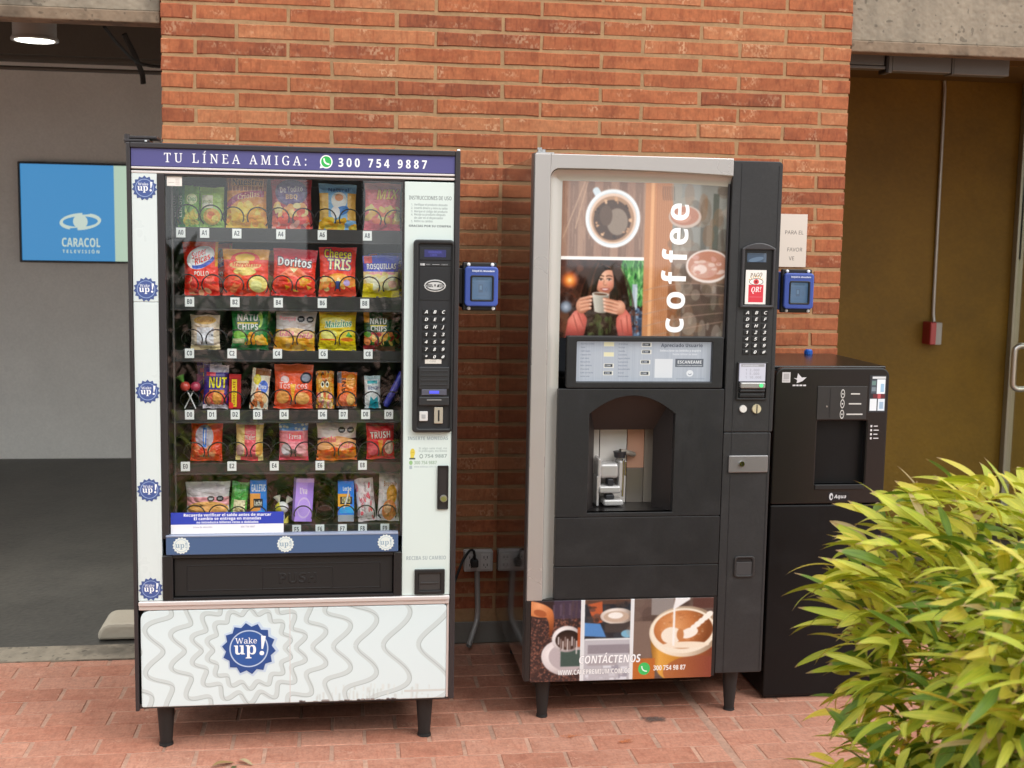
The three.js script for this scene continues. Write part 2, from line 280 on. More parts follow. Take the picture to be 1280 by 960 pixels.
// ochre recess on the right
const ochreTex = dataTex(512, 512, (u, v) => { const k = 0.92 + 0.16 * (fbm(u, v, 5, 5, 821, 5) - 0.5) + 0.08 * (fbm(u, v, 60, 90, 822, 3) - 0.5); return [k, k, k * 0.97]; });
const ochreM = mat([0.275, 0.150, 0.007], 0.6, { map: ochreTex, bumpMap: fineBump, bumpScale: 0.0015 });
solo('ochre_wall', box(1.7, 3.80, 0, 2.8, -1.85, -1.7), ochreM, 'ochre painted wall at the back of the recess carrying the conduit', 'wall');
solo('recess_side_wall', box(1.70, 1.85, 0, 2.8, -1.7, -0.25), ochreM, 'side wall of the ochre recess behind the brick pillar', 'wall');
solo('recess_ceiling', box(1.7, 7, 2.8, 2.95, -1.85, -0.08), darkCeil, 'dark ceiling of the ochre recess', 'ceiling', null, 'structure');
{
  const m = mat([0.20, 0.20, 0.19], 0.5, { metalness: 0.5, roughnessMap: grain }), m2 = mat([0.03, 0.03, 0.03], 0.6);
  const d = thing('air_duct', 'grey sheet metal duct under the concrete beam before the ochre wall', 'duct', [2.35, 2.285, -0.4]);
  part(d, 'duct_section', box(1.97, 2.2155, 2.303, 2.75, -0.31, -0.25, 0.006), m); part(d, 'duct_section', box(2.246, 2.505, 2.284, 2.75, -0.31, -0.25, 0.005), m); part(d, 'duct_section', box(2.514, 2.76, 2.280, 2.75, -0.31, -0.25, 0.005), m);
  part(d, 'flange', box(2.2165, 2.228, 2.276, 2.75, -0.315, -0.242, 0.003), m2); part(d, 'flange', box(2.2285, 2.245, 2.276, 2.75, -0.313, -0.244, 0.003), m); part(d, 'flange', box(2.506, 2.513, 2.279, 2.75, -0.313, -0.248, 0.002), m);
  part(d, 'bottom_rail', box(1.97, 2.2155, 2.290, 2.302, -0.30, -0.244, 0.002), m);
  solo('soffit_board', box(1.86, 3.66, 2.452, 2.79, -1.695, -1.12, 0.003), mat([0.16, 0.09, 0.02], 0.8), 'dark boxed soffit behind the duct along the top of the ochre wall', 'board');
}
solo('conduit', [tube([[3.19, 2.45, -1.685], [3.195, 2.38, -1.685], [3.197, 1.8, -1.685], [3.2, 1.24, -1.685], [3.202, 1.172, -1.675]], 0.0095, 30)], mat([0.55, 0.53, 0.5], 0.4, { metalness: 0.6 }), 'thin metal conduit running down the ochre wall to the red box', 'conduit');
{
  const t = thing('alarm_box', 'small red and grey box at the foot of the conduit on the ochre wall', 'alarm box', [3.17, 1.045, -1.66]);
  part(t, 'red_case', box(3.150, 3.186, 1.049, 1.172, -1.70, -1.612, 0.005), mat([0.34, 0.02, 0.03], 0.4)); part(t, 'red_cover', box(3.152, 3.184, 1.052, 1.169, -1.612, -1.604, 0.004), mat([0.55, 0.10, 0.10], 0.3));
  part(t, 'junction_box', box(3.187, 3.232, 1.048, 1.168, -1.70, -1.635, 0.004), mat([0.45, 0.44, 0.42], 0.5, { metalness: 0.3 }));
}
{
  const t = thing('glass_door', 'dark glazed door with a metal pull beside the ochre wall', 'door', [3.64, 0, -1.2]);
  const m = mat([0.20, 0.17, 0.10], 0.35, { metalness: 0.4 });
  const X = 3.64;
  part(t, 'stile', box(X, X + 0.045, 0.01, 2.45, -1.695, -1.65, 0.004), mat([0.42, 0.40, 0.33], 0.35, { metalness: 0.5 })); part(t, 'stile', box(X, X + 0.045, 0.01, 2.45, -0.80, -0.75, 0.004), m);
  part(t, 'rail', box(X, X + 0.045, 2.38, 2.45, -1.65, -0.80, 0.004), m); part(t, 'rail', box(X, X + 0.045, 0.01, 0.12, -1.65, -0.80, 0.004), m);
  part(t, 'pane', box(X + 0.015, X + 0.027, 0.12, 2.38, -1.65, -0.80), mat([0.9, 0.92, 0.85], 0.03, { transmission: 1, thickness: 0 }));
  part(t, 'pull_handle', tube([[X + 0.012, 1.055, -1.50], [X - 0.03, 1.056, -1.502], [X - 0.055, 1.035, -1.505], [X - 0.057, 0.94, -1.505], [X - 0.055, 0.845, -1.505], [X - 0.03, 0.824, -1.502], [X + 0.012, 0.825, -1.50]], 0.016, 40, 12), mat([0.75, 0.73, 0.7], 0.3, { metalness: 0.8 }));
}
solo('hall_wall', box(5.4, 5.5, 0, 2.8, -3, -0.1), ochreM, 'ochre wall seen through the glazed door', 'wall');

// ------------------------------------------------------------------ brick paving
const paverMaps = [
  clayTex([0.52, 0.235, 0.155], [0.45, 0.18, 0.112], [0.57, 0.33, 0.235], 0.33, 900),
  clayTex([0.55, 0.26, 0.175], [0.48, 0.205, 0.13], [0.59, 0.36, 0.26], 0.35, 940),
  clayTex([0.48, 0.20, 0.125], [0.41, 0.15, 0.09], [0.55, 0.31, 0.22], 0.32, 980),
];
for (const t of paverMaps) t.repeat.set(0.9, 1.8);
const paverMats = []; for (const t of paverMaps) for (const k of [1, 0.93]) paverMats.push(mat([k, k, k], 0.8, { map: t, bumpMap: clayBump, bumpScale: 0.0015 }));
{
  const fl = new THREE.Group(); fl.name = 'brick_paving'; scene.add(fl); tag(fl, 'reddish brick paving laid in rows in front of the wall', 'paving', null, 'structure');
  const jointTex = dataTex(512, 512, (u, v) => { const k = 0.8 + 0.5 * (fbm(u, v, 20, 20, 931, 4) - 0.5) + 0.3 * (fbm(u, v, 120, 120, 932, 2) - 0.5); return lin(0.54 * k, 0.31 * k, 0.22 * k); });
  part(fl, 'joint_bed', box(-14, 14, -0.1, -0.0022, -0.12, 24), mat([1, 1, 1], 0.95, { map: jointTex, bumpMap: fineBump, bumpScale: 0.002 }));
  const PW = 0.2035, PD = 0.116, rest = [], variants = [];
  const mk = (w, d, k) => { const g = brickGeo(w, d, 0.03, k); g.rotateX(-Math.PI / 2); return g; };
  for (let i = 0; i < 24; i++) variants.push(mk(PW - 0.009, PD - 0.004, i * 1.7));
  for (let r = -1; r < 50; r++) {
    const z = 0.779 + (r - 5) * PD;
    for (let c = -24; c < 24; c++) {
      const x = -0.83 + PW / 2 + c * PW + (r % 2 === 0 ? PW / 2 : 0);
      if (z < -0.02 && x > PX0 - 0.2 && x < PX1 + 0.2) continue; if (z < 0.075 && x < PX0) continue; if (z < 0.06) continue;
      const seen = x > -1.32 && x < 2.15 && z > 0.1 && z < 1.33 && !(z > 1.2 && x > 1.6);
      const yy = (hash(c, r, 31) - 0.5) * 0.0024, t = Math.floor(hash(c, r, 32) * 6), x0 = x - PW / 2 + 0.0045, x1 = x + PW / 2 - 0.0045;
      const pieces = x0 < 1.225 && x1 > 1.2 ? [[x0, 1.2], [1.226, x1]].filter(([a, b]) => b - a > 0.025) : [null];   // a straight seam runs away from the viewer here
      for (const q of pieces) {
        const g = q ? mk(q[1] - q[0], PD - 0.004, c + r) : variants[Math.floor(hash(c, r, 33) * 24)], px = q ? (q[0] + q[1]) / 2 : x;
        if (seen) { const m = new THREE.Mesh(g, paverMats[t]); m.name = 'paver'; m.position.set(px, yy, z); m.receiveShadow = m.castShadow = true; fl.add(m); }
        else { const k = g.clone(); k.translate(px, yy, z); rest.push(k); }
      }
    }
  }
  part(fl, 'paverwork', rest, paverMats[2]).userData.kind = 'stuff';
  solo('ground', box(-60, 60, -0.3, -0.11, -30, 80), mat([0.3, 0.24, 0.2], 0.95), 'open ground of the courtyard', 'ground', null, 'structure');
}
// ------------------------------------------------------------------ snack vending machine
const blackM = mat([0.016, 0.015, 0.016], 0.42), trimM = mat([0.035, 0.03, 0.032], 0.38), darkPlasticM = mat([0.034, 0.034, 0.037], 0.55, { roughnessMap: smearRough, map: scuffTex }), whiteM = mat([0.70, 0.765, 0.76], 0.36, { roughnessMap: smearRough, clearcoat: 0.25, clearcoatRoughness: 0.2 });
const aluM = mat([0.78, 0.72, 0.70], 0.35, { metalness: 0.35 }), chromeM = mat([0.8, 0.8, 0.8], 0.12, { metalness: 1 }), steelM = mat([0.5, 0.5, 0.5], 0.3, { metalness: 0.9 }), rubberM = mat([0.014, 0.014, 0.014], 0.55);
const glassM = mat([0.98, 0.985, 0.985], 0.02, { transmission: 1, thickness: 0, ior: 1.5 });
const SX0 = -0.604, SX1 = 0.363, SZ = 0.957;
const snack = thing('snack_machine', 'tall white and black snack vending machine with a blue banner on top', 'vending machine', [-0.12, 0, 0.5]);
const GX0 = -0.498, GX1 = 0.1925;
function gearArt(g, W, H, big) {
  g.fillStyle = big ? '#2c4f8f' : '#47598f'; g.fillRect(0, 0, W, H); g.save(); g.translate(W / 2, H / 2); const s = W / 2;
  g.strokeStyle = big ? '#b9cbe6' : '#9fb2dc'; g.lineWidth = s * 0.05; g.beginPath(); g.arc(0, 0, s * 0.70, 0, 7); g.stroke();
  g.fillStyle = big ? '#2f5aa0' : '#4a5c96'; g.beginPath(); g.arc(0, 0, s * 0.66, 0, 7); g.fill();
  g.fillStyle = '#ffffff'; g.textAlign = 'center'; g.textBaseline = 'alphabetic';
  g.font = `${s * 0.30}px serif`; g.fillText('Wake', -s * 0.10, -s * 0.20);
  g.font = `bold ${s * 0.66}px serif`; g.fillText('up', -s * 0.14, s * 0.22); g.save(); g.translate(s * 0.47, s * 0.26); g.rotate(0.1); g.font = `bold ${s * 1.05}px serif`; g.fillText('!', 0, 0); g.restore();
  g.restore();
}
const gearTex = canvasTex(256, 256, (g, W, H) => gearArt(g, W, H, false)), bigGearTex = canvasTex(512, 512, (g, W, H) => gearArt(g, W, H, true));
{
  const m = snack;
  // body and door frame
  part(m, 'cabinet', [box(SX0 + 0.004, SX0 + 0.03, 0.135, 1.822, 0.07, 0.905, 0.004), box(SX1 - 0.03, SX1 - 0.004, 0.135, 1.822, 0.07, 0.905, 0.004), box(SX0 + 0.03, SX1 - 0.03, 1.79, 1.822, 0.07, 0.905), box(SX0 + 0.03, SX1 - 0.03, 0.135, 0.17, 0.07, 0.905), box(SX0 + 0.03, SX1 - 0.03, 0.17, 1.79, 0.07, 0.09)], blackM);
  part(m, 'door_frame', [box(SX0, SX0 + 0.0115, 0.13, 1.83, 0.91, SZ, 0.003), box(SX1 - 0.0155, SX1, 0.138, 1.83, 0.91, SZ, 0.003), box(SX0 + 0.0118, SX1 - 0.0158, 1.8145, 1.83, 0.91, SZ, 0.003), box(SX0 + 0.0118, SX1 - 0.0158, 0.136, 0.150, 0.91, SZ - 0.008)], trimM);
  part(m, 'hinge', [box(-0.612, -0.54, 1.832, 1.840, 0.86, 0.94, 0.002), box(-0.61, -0.52, 1.842, 1.850, 0.85, 0.935, 0.002), cyl(-0.604, 1.841, 0.93, 0.008, 0.008, 0.026, 14)], trimM);
  part(m, 'bolt', cyl(-0.548, 1.8345, 0.953, 0.004, 0.004, 0.004, 12), chromeM); part(m, 'corner_cap', box(0.352, 0.362, 1.8295, 1.835, 0.935, 0.958, 0.001), chromeM);
  const signTex = canvasTex(1880, 96, (g, W, H) => {
    g.fillStyle = '#55538a'; g.fillRect(0, 0, W, H); g.fillStyle = '#ffffff'; g.textBaseline = 'alphabetic';
    const X = (px) => ((px - 163) / 407) * W, word = (t, font, x0, x1, y) => { g.font = font; g.save(); const w = g.measureText(t).width; g.translate(X(x0), y); g.scale((X(x1) - X(x0)) / w, 1); g.fillText(t, 0, 0); g.restore(); };
    word('T U   L Í N E A   A M I G A :', '69px serif', 203, 381, 72); word('3 0 0   7 5 4   9 8 8 7', 'bold 66px sans-serif', 420, 534, 73);
    const cx = X(405), cy = 48; g.beginPath(); g.arc(cx, cy, 37, 0, 7); g.fill(); g.beginPath(); g.moveTo(cx - 38, cy + 37); g.lineTo(cx - 30, cy + 8); g.lineTo(cx - 8, cy + 30); g.fill();
    g.fillStyle = '#34b857'; g.beginPath(); g.arc(cx, cy, 30, 0, 7); g.fill(); g.strokeStyle = '#ffffff'; g.lineWidth = 9; g.lineCap = 'round'; g.beginPath(); g.moveTo(cx - 13, cy - 15); g.quadraticCurveTo(cx - 12, cy + 12, cx + 15, cy + 13); g.stroke();
  });
  part(m, 'header_sign', plate(-0.591, 0.3465, 1.763, 1.8140, 0.93, 0.951, 0.001), mat([1, 1, 1], 0.35, { map: signTex }));
  part(m, 'light_strip', box(-0.591, 0.3465, 1.7555, 1.7615, 0.93, 0.953, 0.0015), aluM); part(m, 'light_strip', box(-0.591, 0.3465, 1.7430, 1.7500, 0.93, 0.953, 0.0015), aluM); part(m, 'trim_gap', box(-0.591, 0.3465, 1.7502, 1.7553, 0.92, 0.945), blackM);
  // left panel with stickers
  part(m, 'side_panel', box(-0.591, -0.519, 1.3705, 1.7425, 0.915, 0.952, 0.002), whiteM); part(m, 'side_panel', box(-0.591, -0.519, 0.4725, 1.3695, 0.915, 0.952, 0.002), whiteM);
  for (const y of [1.70, 1.407, 1.106, 0.811, 0.509]) { const g = uvBox(extrude(gearShape(-0.554, y, 0.036, 15, 0.006), 0.9521, 0.9528, 0.0002, 1)); part(m, 'logo_sticker', g, mat([1, 1, 1], 0.35, { map: gearTex })); }
  // glass, its frame
  part(m, 'glass_frame', [box(-0.518, GX0, 0.662, 1.742, 0.90, 0.954, 0.002), box(GX1, 0.1970, 0.662, 1.742, 0.90, 0.954, 0.002), box(GX0, GX1, 1.736, 1.742, 0.90, 0.95, 0.001)], trimM);
  part(m, 'pane', box(GX0, GX1, 0.662, 1.736, 0.940, 0.945), glassM);
  part(m, 'corner_label', plate(-0.492, -0.449, 1.708, 1.736, 0.9452, 0.9456), mat([1, 1, 1], 0.6, { map: canvasTex(128, 84, (g, W, H) => { g.fillStyle = '#efe9e2'; g.fillRect(0, 0, W, H); g.fillStyle = '#b9aaa6'; g.fillRect(14, 52, 50, 4); g.font = '13px sans-serif'; for (let i = 0; i < 4; i++) g.fillText('ABRIR', 72, 30 + i * 14); }) }));
  // cavity
  const cav = mat([0.02, 0.019, 0.0185], 0.5);
  part(m, 'inner_lining', [box(-0.512, -0.5, 0.62, 1.75, 0.22, 0.9), box(0.212, 0.222, 0.62, 1.75, 0.22, 0.9), box(-0.5, 0.212, 1.742, 1.752, 0.22, 0.9), box(-0.512, 0.222, 0.6, 1.75, 0.2, 0.22), box(-0.5, 0.212, 0.6, 0.615, 0.22, 0.9)], cav);
  for (const x of [-0.487, 0.2]) part(m, 'inner_rail', box(x, x + 0.005, 0.66, 1.72, 0.885, 0.9, 0.001), mat([0.12, 0.115, 0.11], 0.4, { metalness: 0.5 }));
  // right panel
  const rp = canvasTex(300, 2048, (g, W, H) => {
    g.fillStyle = '#e2e9e4'; g.fillRect(0, 0, W, H); const Y = (y) => ((1.7365 - y) / 1.264) * H, X = (x) => ((x - 0.1975) / 0.1485) * W;
    const word = (t, font, x0, x1, y, c) => { g.fillStyle = c; g.font = font; g.save(); const w = g.measureText(t).width; g.translate(X(x0), Y(y)); g.scale((X(x1) - X(x0)) / w, 1); g.fillText(t, 0, 0); g.restore(); };
    word('INSTRUCCIONES DE USO', '25px sans-serif', 0.210, 0.338, 1.684, '#43484c');
    const L = [['1.', 'Verifique el producto deseado'], ['2.', 'Inserte dinero y mire su saldo'], ['3.', 'Marque el código del producto'], ['4.', 'Recoja su producto después'], ['', 'de caer en el dispensador'], ['5.', 'Retire su cambio']];
    L.forEach(([n, t], i) => { g.fillStyle = '#7b8488'; g.font = '14px sans-serif'; g.fillText(n, X(0.217), Y(1.666 - i * 0.0098)); const w = [0.100, 0.1, 0.1, 0.094, 0.087, 0.056][i]; word(t, '14.5px sans-serif', 0.226, 0.226 + w, 1.666 - i * 0.0098, '#70797d'); });
    word('GRACIAS POR SU COMPRA', 'bold 14px sans-serif', 0.210, 0.337, 1.603, '#4b5156');
    word('INSERTE MONEDAS', 'bold 24px sans-serif', 0.212, 0.336, 0.958, '#a3aeb2'); word('RECIBA SU CAMBIO', 'bold 27px sans-serif', 0.210, 0.334, 0.584, '#aab5b8');
    g.fillStyle = '#e9cf55'; g.beginPath(); g.ellipse(X(0.2275), Y(0.919), 15, 21, 0, 0, 7); g.fill(); g.fillRect(X(0.221), Y(0.916), 22, 22); g.fillStyle = '#c99a2c'; g.fillRect(X(0.224), Y(0.921), 7, 3); g.fillRect(X(0.229), Y(0.921), 7, 3); g.fillStyle = '#4d5a55'; g.fillRect(X(0.218), Y(0.903), 36, 8);
    word('Si algo sale mal, no', '14px sans-serif', 0.246, 0.333, 0.929, '#a2aeab'); word('te preocupes, escríbenos', '14px sans-serif', 0.246, 0.333, 0.921, '#a2aeab');
    g.strokeStyle = '#8e9c98'; g.lineWidth = 4; g.beginPath(); g.arc(X(0.254), Y(0.908), 9, 0, 7); g.stroke(); word('754 9887', 'bold 23px sans-serif', 0.264, 0.333, 0.903, '#9aa7a3');
    g.fillStyle = '#9fc58c'; g.beginPath(); g.arc(X(0.2225), Y(0.888), 11, 0, 7); g.fill(); word('300 754 9887', 'bold 23px sans-serif', 0.232, 0.302, 0.883, '#a5b8a4');
    g.fillStyle = '#b5bfc4'; g.fillRect(X(0.218), Y(0.879), 17, 17); word('www.wakeup.com.co', '13px sans-serif', 0.232, 0.300, 0.873, '#aab5b8');
  });
  part(m, 'service_panel', plate(0.1975, 0.346, 0.4725, 1.7365, 0.92, 0.952, 0.002), mat([0.90, 0.945, 0.95], 0.36, { map: rp, clearcoat: 0.25, clearcoatRoughness: 0.2 }));
  // control unit
  const cu = part(m, 'control_unit', frame(0.2245, 0.3465, 0.983, 1.566, 0.953, 0.968, [0.015, 0.006, 0.013, 0.013], 0.012, 0.006, 0.004), darkPlasticM);
  part(cu, 'inset', box(0.238, 0.342, 0.994, 1.555, 0.9535, 0.9585), mat([0.022, 0.022, 0.025], 0.4));
  const lcd = canvasTex(256, 72, (g, W, H) => { g.fillStyle = '#1d1d55'; g.fillRect(0, 0, W, H); g.fillStyle = '#6a6ad8'; g.font = 'bold 26px monospace'; g.fillText('BIENVENIDO', 48, 32); g.fillText('LISTO', 70, 60); });
  part(cu, 'display_window', box(0.243, 0.337, 1.505, 1.545, 0.9586, 0.961, 0.001), mat([0.012, 0.012, 0.018], 0.15));
  part(cu, 'display', plate(0.257, 0.322, 1.514, 1.536, 0.9611, 0.962), mat([0.03, 0.03, 0.1], 0.3, { emissive: 0xffffff, emissiveMap: lcd, emissiveIntensity: 0.4 }));
  part(cu, 'maker_plate', plate(0.243, 0.336, 1.487, 1.497, 0.9586, 0.9605), mat([1, 1, 1], 0.4, { map: canvasTex(256, 28, (g, W, H) => { g.fillStyle = '#2a2a2c'; g.fillRect(0, 0, W, H); g.fillStyle = '#c8c8c8'; g.fillRect(6, 5, 12, 18); g.fillRect(22, 5, 22, 18); g.font = '12px sans-serif'; g.fillText('SERIES', 52, 18); g.fillText('COMPACT', 180, 18); g.fillRect(105, 12, 60, 3); }) }));
  const oval = new THREE.Shape(); oval.absellipse(0.290, 1.4285, 0.033, 0.0185, 0, Math.PI * 2);
  part(cu, 'emblem', uvBox(extrude(oval, 0.9586, 0.9615, 0.001)), mat([1, 1, 1], 0.3, { metalness: 0.2, map: canvasTex(256, 144, (g, W, H) => { g.fillStyle = '#d4d4d2'; g.fillRect(0, 0, W, H); g.fillStyle = '#2b2b2d'; g.beginPath(); g.ellipse(128, 72, 112, 58, 0, 0, 7); g.fill(); g.fillStyle = '#d4d4d2'; g.beginPath(); g.ellipse(128, 72, 98, 44, 0, 0, 7); g.fill(); g.fillStyle = '#2b2b2d'; g.fillRect(20, 56, 216, 32); g.fillStyle = '#d4d4d2'; g.beginPath(); g.moveTo(88, 40); g.lineTo(112, 40); g.lineTo(128, 92); g.lineTo(144, 40); g.lineTo(168, 40); g.lineTo(138, 112); g.lineTo(118, 112); g.fill(); g.font = 'bold 30px sans-serif'; g.fillText('AUTO', 20, 84); g.fillText('END', 172, 84); }) }));
  part(cu, 'upper_block', box(0.243, 0.337, 1.385, 1.483, 0.9586, 0.9600, 0.001), mat([0.02, 0.02, 0.022], 0.35));
  // keys
  keypad(cu, 0.264, 1.350, 0.0255, 0.0226, 0.019, 0.015, 0.9586, 0.9625, mat([0.02, 0.02, 0.02], 0.4));
  part(cu, 'key_label', plate(0.262, 0.312, 1.193, 1.2065, 0.9586, 0.9602), mat([1, 1, 1], 0.5, { map: canvasTex(128, 36, (g, W, H) => { g.fillStyle = '#ddd6cd'; g.fillRect(0, 0, W, H); g.fillStyle = '#8b8680'; g.font = '17px sans-serif'; g.fillText('CLEAR', 36, 24); }) }));
  const bill = part(cu, 'bill_acceptor', [box(0.244, 0.336, 1.115, 1.184, 0.9586, 0.969, 0.003), box(0.244, 0.336, 1.066, 1.094, 0.9586, 0.972, 0.004), box(0.25, 0.33, 1.094, 1.115, 0.9586, 0.962)], mat([0.028, 0.028, 0.03], 0.4));
  part(bill, 'light_bar', box(0.252, 0.328, 1.098, 1.116, 0.966, 0.9715, 0.002), mat([0.10, 0.10, 0.13], 0.25)); part(bill, 'indicator_light', box(0.275, 0.305, 1.103, 1.112, 0.9718, 0.973, 0.0005), mat([0.05, 0.05, 0.3], 0.3, { emissive: new THREE.Color(0.1, 0.12, 0.9), emissiveIntensity: 0.5 }));
  for (let i = 0; i < 4; i++) part(bill, 'groove_rib', box(0.248, 0.332, 1.128 + i * 0.014, 1.132 + i * 0.014, 0.969, 0.9705, 0.0005), mat([0.03, 0.03, 0.032], 0.4));
  part(bill, 'note_slot', box(0.268, 0.312, 1.082, 1.086, 0.9722, 0.974, 0.0005), mat([0.35, 0.35, 0.35], 0.3, { metalness: 0.6 }));
  const cr = part(cu, 'coin_return_button', box(0.246, 0.272, 1.018, 1.048, 0.9586, 0.966, 0.003), mat([0.66, 0.65, 0.63], 0.35)); part(cr, 'button_mark', box(0.253, 0.265, 1.027, 1.039, 0.9662, 0.967, 0.0004), mat([0.4, 0.4, 0.4], 0.5));
  const cs = part(cu, 'coin_slot_plate', box(0.291, 0.318, 1.010, 1.061, 0.9586, 0.966, 0.003), mat([0.62, 0.57, 0.47], 0.3, { metalness: 0.5 })); part(cs, 'coin_slot', box(0.3025, 0.3075, 1.018, 1.052, 0.9655, 0.9665), blackM);
  // lock, change cup
  const lk = part(m, 'lock_handle', frame(0.304, 0.338, 0.743, 0.879, 0.952, 0.958, 0.004, 0.003, 0.002, 0.001), blackM); part(lk, 'handle_recess', box(0.308, 0.334, 0.747, 0.875, 0.9521, 0.9545), mat([0.03, 0.026, 0.028], 0.35)); part(lk, 'key_cylinder', cyl(0.3235, 0.777, 0.958, 0.009, 0.009, 0.009, 18, 'z'), chromeM); part(lk, 'key_collar', cyl(0.3235, 0.777, 0.956, 0.0115, 0.0115, 0.006, 18, 'z'), steelM);
  const cc = part(m, 'change_cup', frame(0.2365, 0.330, 0.476, 0.555, 0.952, 0.960, 0.012, 0.003, 0.003, 0.002), darkPlasticM); part(cc, 'cup_flap', box(0.2488, 0.318, 0.488, 0.543, 0.9521, 0.9555, 0.002), mat([0.045, 0.042, 0.042], 0.4)); part(cc, 'flap_bar', box(0.255, 0.311, 0.509, 0.514, 0.9556, 0.958, 0.001), mat([0.04, 0.038, 0.038], 0.4));
  // band, delivery bin
  const band = part(m, 'delivery_band', box(-0.507, 0.185, 0.613, 0.671, 0.93, 0.962, 0.004), mat([0.075, 0.13, 0.26], 0.35, { roughnessMap: grain }));
  part(band, 'band_edge', box(-0.507, 0.185, 0.669, 0.6735, 0.931, 0.9635, 0.001), mat([0.3, 0.34, 0.45], 0.3));
  for (const x of [-0.462, -0.155, 0.1475]) { const g = uvBox(extrude(gearShape(x, 0.643, 0.026, 16, 0.0035), 0.9621, 0.9628, 0.0002, 1)); part(band, 'rosette', g, mat([1, 1, 1], 0.4, { map: canvasTex(128, 128, (c, W, H) => { c.fillStyle = '#dfe6e2'; c.fillRect(0, 0, W, H); c.fillStyle = '#8fa6b8'; c.font = 'bold 52px serif'; c.textAlign = 'center'; c.fillText('up!', 64, 80); c.strokeStyle = '#b4c6d2'; c.lineWidth = 4; c.beginPath(); c.arc(64, 64, 46, 0, 7); c.stroke(); }) })); }
  part(m, 'bin_surround', [box(-0.518, -0.488, 0.4725, 0.612, 0.90, 0.958, 0.004), box(0.172, 0.1965, 0.4725, 0.612, 0.90, 0.958, 0.004), box(-0.488, 0.172, 0.4725, 0.48, 0.90, 0.957, 0.001), box(-0.488, 0.172, 0.602, 0.612, 0.90, 0.956, 0.002), box(-0.488, 0.172, 0.48, 0.602, 0.88, 0.9)], blackM);
  const pushTex = canvasTex(1024, 200, (g, W, H) => { g.fillStyle = '#777'; g.fillRect(0, 0, W, H); g.fillStyle = '#fff'; g.font = 'bold 74px sans-serif'; g.textAlign = 'center'; g.fillText('PUSH', W * 0.56, 140); g.strokeStyle = '#fff'; g.lineWidth = 4; g.strokeRect(W * 0.40, 60, W * 0.32, 108); g.strokeRect(60, 40, W - 120, 130); }); pushTex.colorSpace = THREE.NoColorSpace;
  part(m, 'delivery_flap', plate(-0.486, 0.17, 0.4815, 0.6005, 0.915, 0.946, 0.003), mat([0.022, 0.021, 0.021], 0.45, { specularIntensity: 0.6, bumpMap: pushTex, bumpScale: 0.004 }));
  // stickers on the glass
  const st = canvasTex(1024, 200, (g, W, H) => {
    g.fillStyle = '#f3f0f4'; g.fillRect(0, 0, W, H); g.fillStyle = '#3546b4'; g.fillRect(0, 0, W, H * 0.56); g.fillStyle = '#fff'; g.textAlign = 'center'; g.font = 'bold 38px sans-serif';
    g.fillText('Recuerda verificar el saldo antes de marcar', W / 2, 38); g.fillText('El cambio se entrega en monedas', W / 2, 72); g.font = 'bold 30px sans-serif'; g.fillText('no introduzca billetes rotos o doblados', W / 2, 104);
    g.fillStyle = '#8b86a8'; g.font = '22px sans-serif'; g.fillText('Línea de atención', W * 0.28, 146); g.fillText('300 754 9887', W * 0.68, 146);
  });
  part(m, 'notice_sticker', plate(-0.494, -0.161, 0.6745, 0.740, 0.9452, 0.9458), mat([1, 1, 1], 0.4, { map: st }));
  // sill and lower panel
  part(m, 'sill', [box(-0.590, 0.345, 0.458, 0.4715, 0.92, 0.962, 0.003), box(-0.590, 0.345, 0.444, 0.457, 0.92, 0.956, 0.003)], aluM);
  const low = canvasTex(1846, 604, (g, W, H) => {
    g.fillStyle = '#dcebee'; g.fillRect(0, 0, W, H); const s = W / 0.923, cx = 0.320 * s, cy = 0.125 * s;
    const curve = (R, A, n, dx, dy, lw, col) => { g.strokeStyle = col; g.lineWidth = lw; g.lineJoin = 'round'; g.beginPath(); for (let i = 0; i <= 720; i++) { const a = (i / 720) * Math.PI * 2, r = R - A * Math.cos(n * a), x = cx + r * Math.cos(a) * s + dx, y = cy - r * Math.sin(a) * s + dy; i ? g.lineTo(x, y) : g.moveTo(x, y); } g.stroke(); };
    for (const [R, A] of [[0.118, 0.010], [0.158, 0.016], [0.215, 0.023], [0.285, 0.030], [0.360, 0.037], [0.455, 0.047], [0.575, 0.058]]) { curve(R, A, 14, 0, 0, 30, '#cbd7d8'); curve(R, A, 14, 12, 10, 5, '#acb9ba'); }
    g.filter = 'blur(3px)'; for (let i = 0; i < 60; i++) { const c = rr(0, 1), x = W * lerp(0.56, 0.96, c) + rr(-20, 20), y = H * rr(0.84, 0.99), h = rr(16, 90) * (0.4 + 0.6 * hash(Math.floor(c * 9), 2, 9)); g.fillStyle = ['#cbd3d0', '#d9e0dc', '#bfc8c5'][i % 3]; g.globalAlpha = 0.7; g.fillRect(x, y - h / 2, rr(3, 12), h); } g.globalAlpha = 1; g.filter = 'blur(2px)';
    for (let i = 0; i < 34; i++) { const x = W * rr(0.5, 0.84), h = rr(2, 14); g.fillStyle = ['#4a4344', '#8d8887'][i % 2]; g.fillRect(x, H - h, rr(6, 26), h); } g.filter = 'none';
    g.fillStyle = '#d3d0cf'; g.fillRect(W * 0.479, 0, 5, H); g.fillStyle = '#cfd4d2'; g.fillRect(W * 0.86, H - 60, W * 0.14, 14);
  });
  part(m, 'kick_panel', uvBox(extrude(rrectShape(-0.586, 0.337, 0.1405, 0.442, [0.006, 0.006, 0.012, 0.028]), 0.922, 0.953, 0.003)), mat([1, 1, 1], 0.3, { map: low, clearcoat: 0.3, clearcoatRoughness: 0.15 }));
  part(m, 'kick_rim', [box(0.3375, 0.346, 0.142, 0.443, 0.92, 0.95, 0.002)], aluM);
  part(m, 'logo_halo', extrude(gearShape(-0.264, 0.317, 0.089, 14, 0.012), 0.953, 0.9534, 0.0001, 1), mat([0.56, 0.68, 0.82], 0.4));
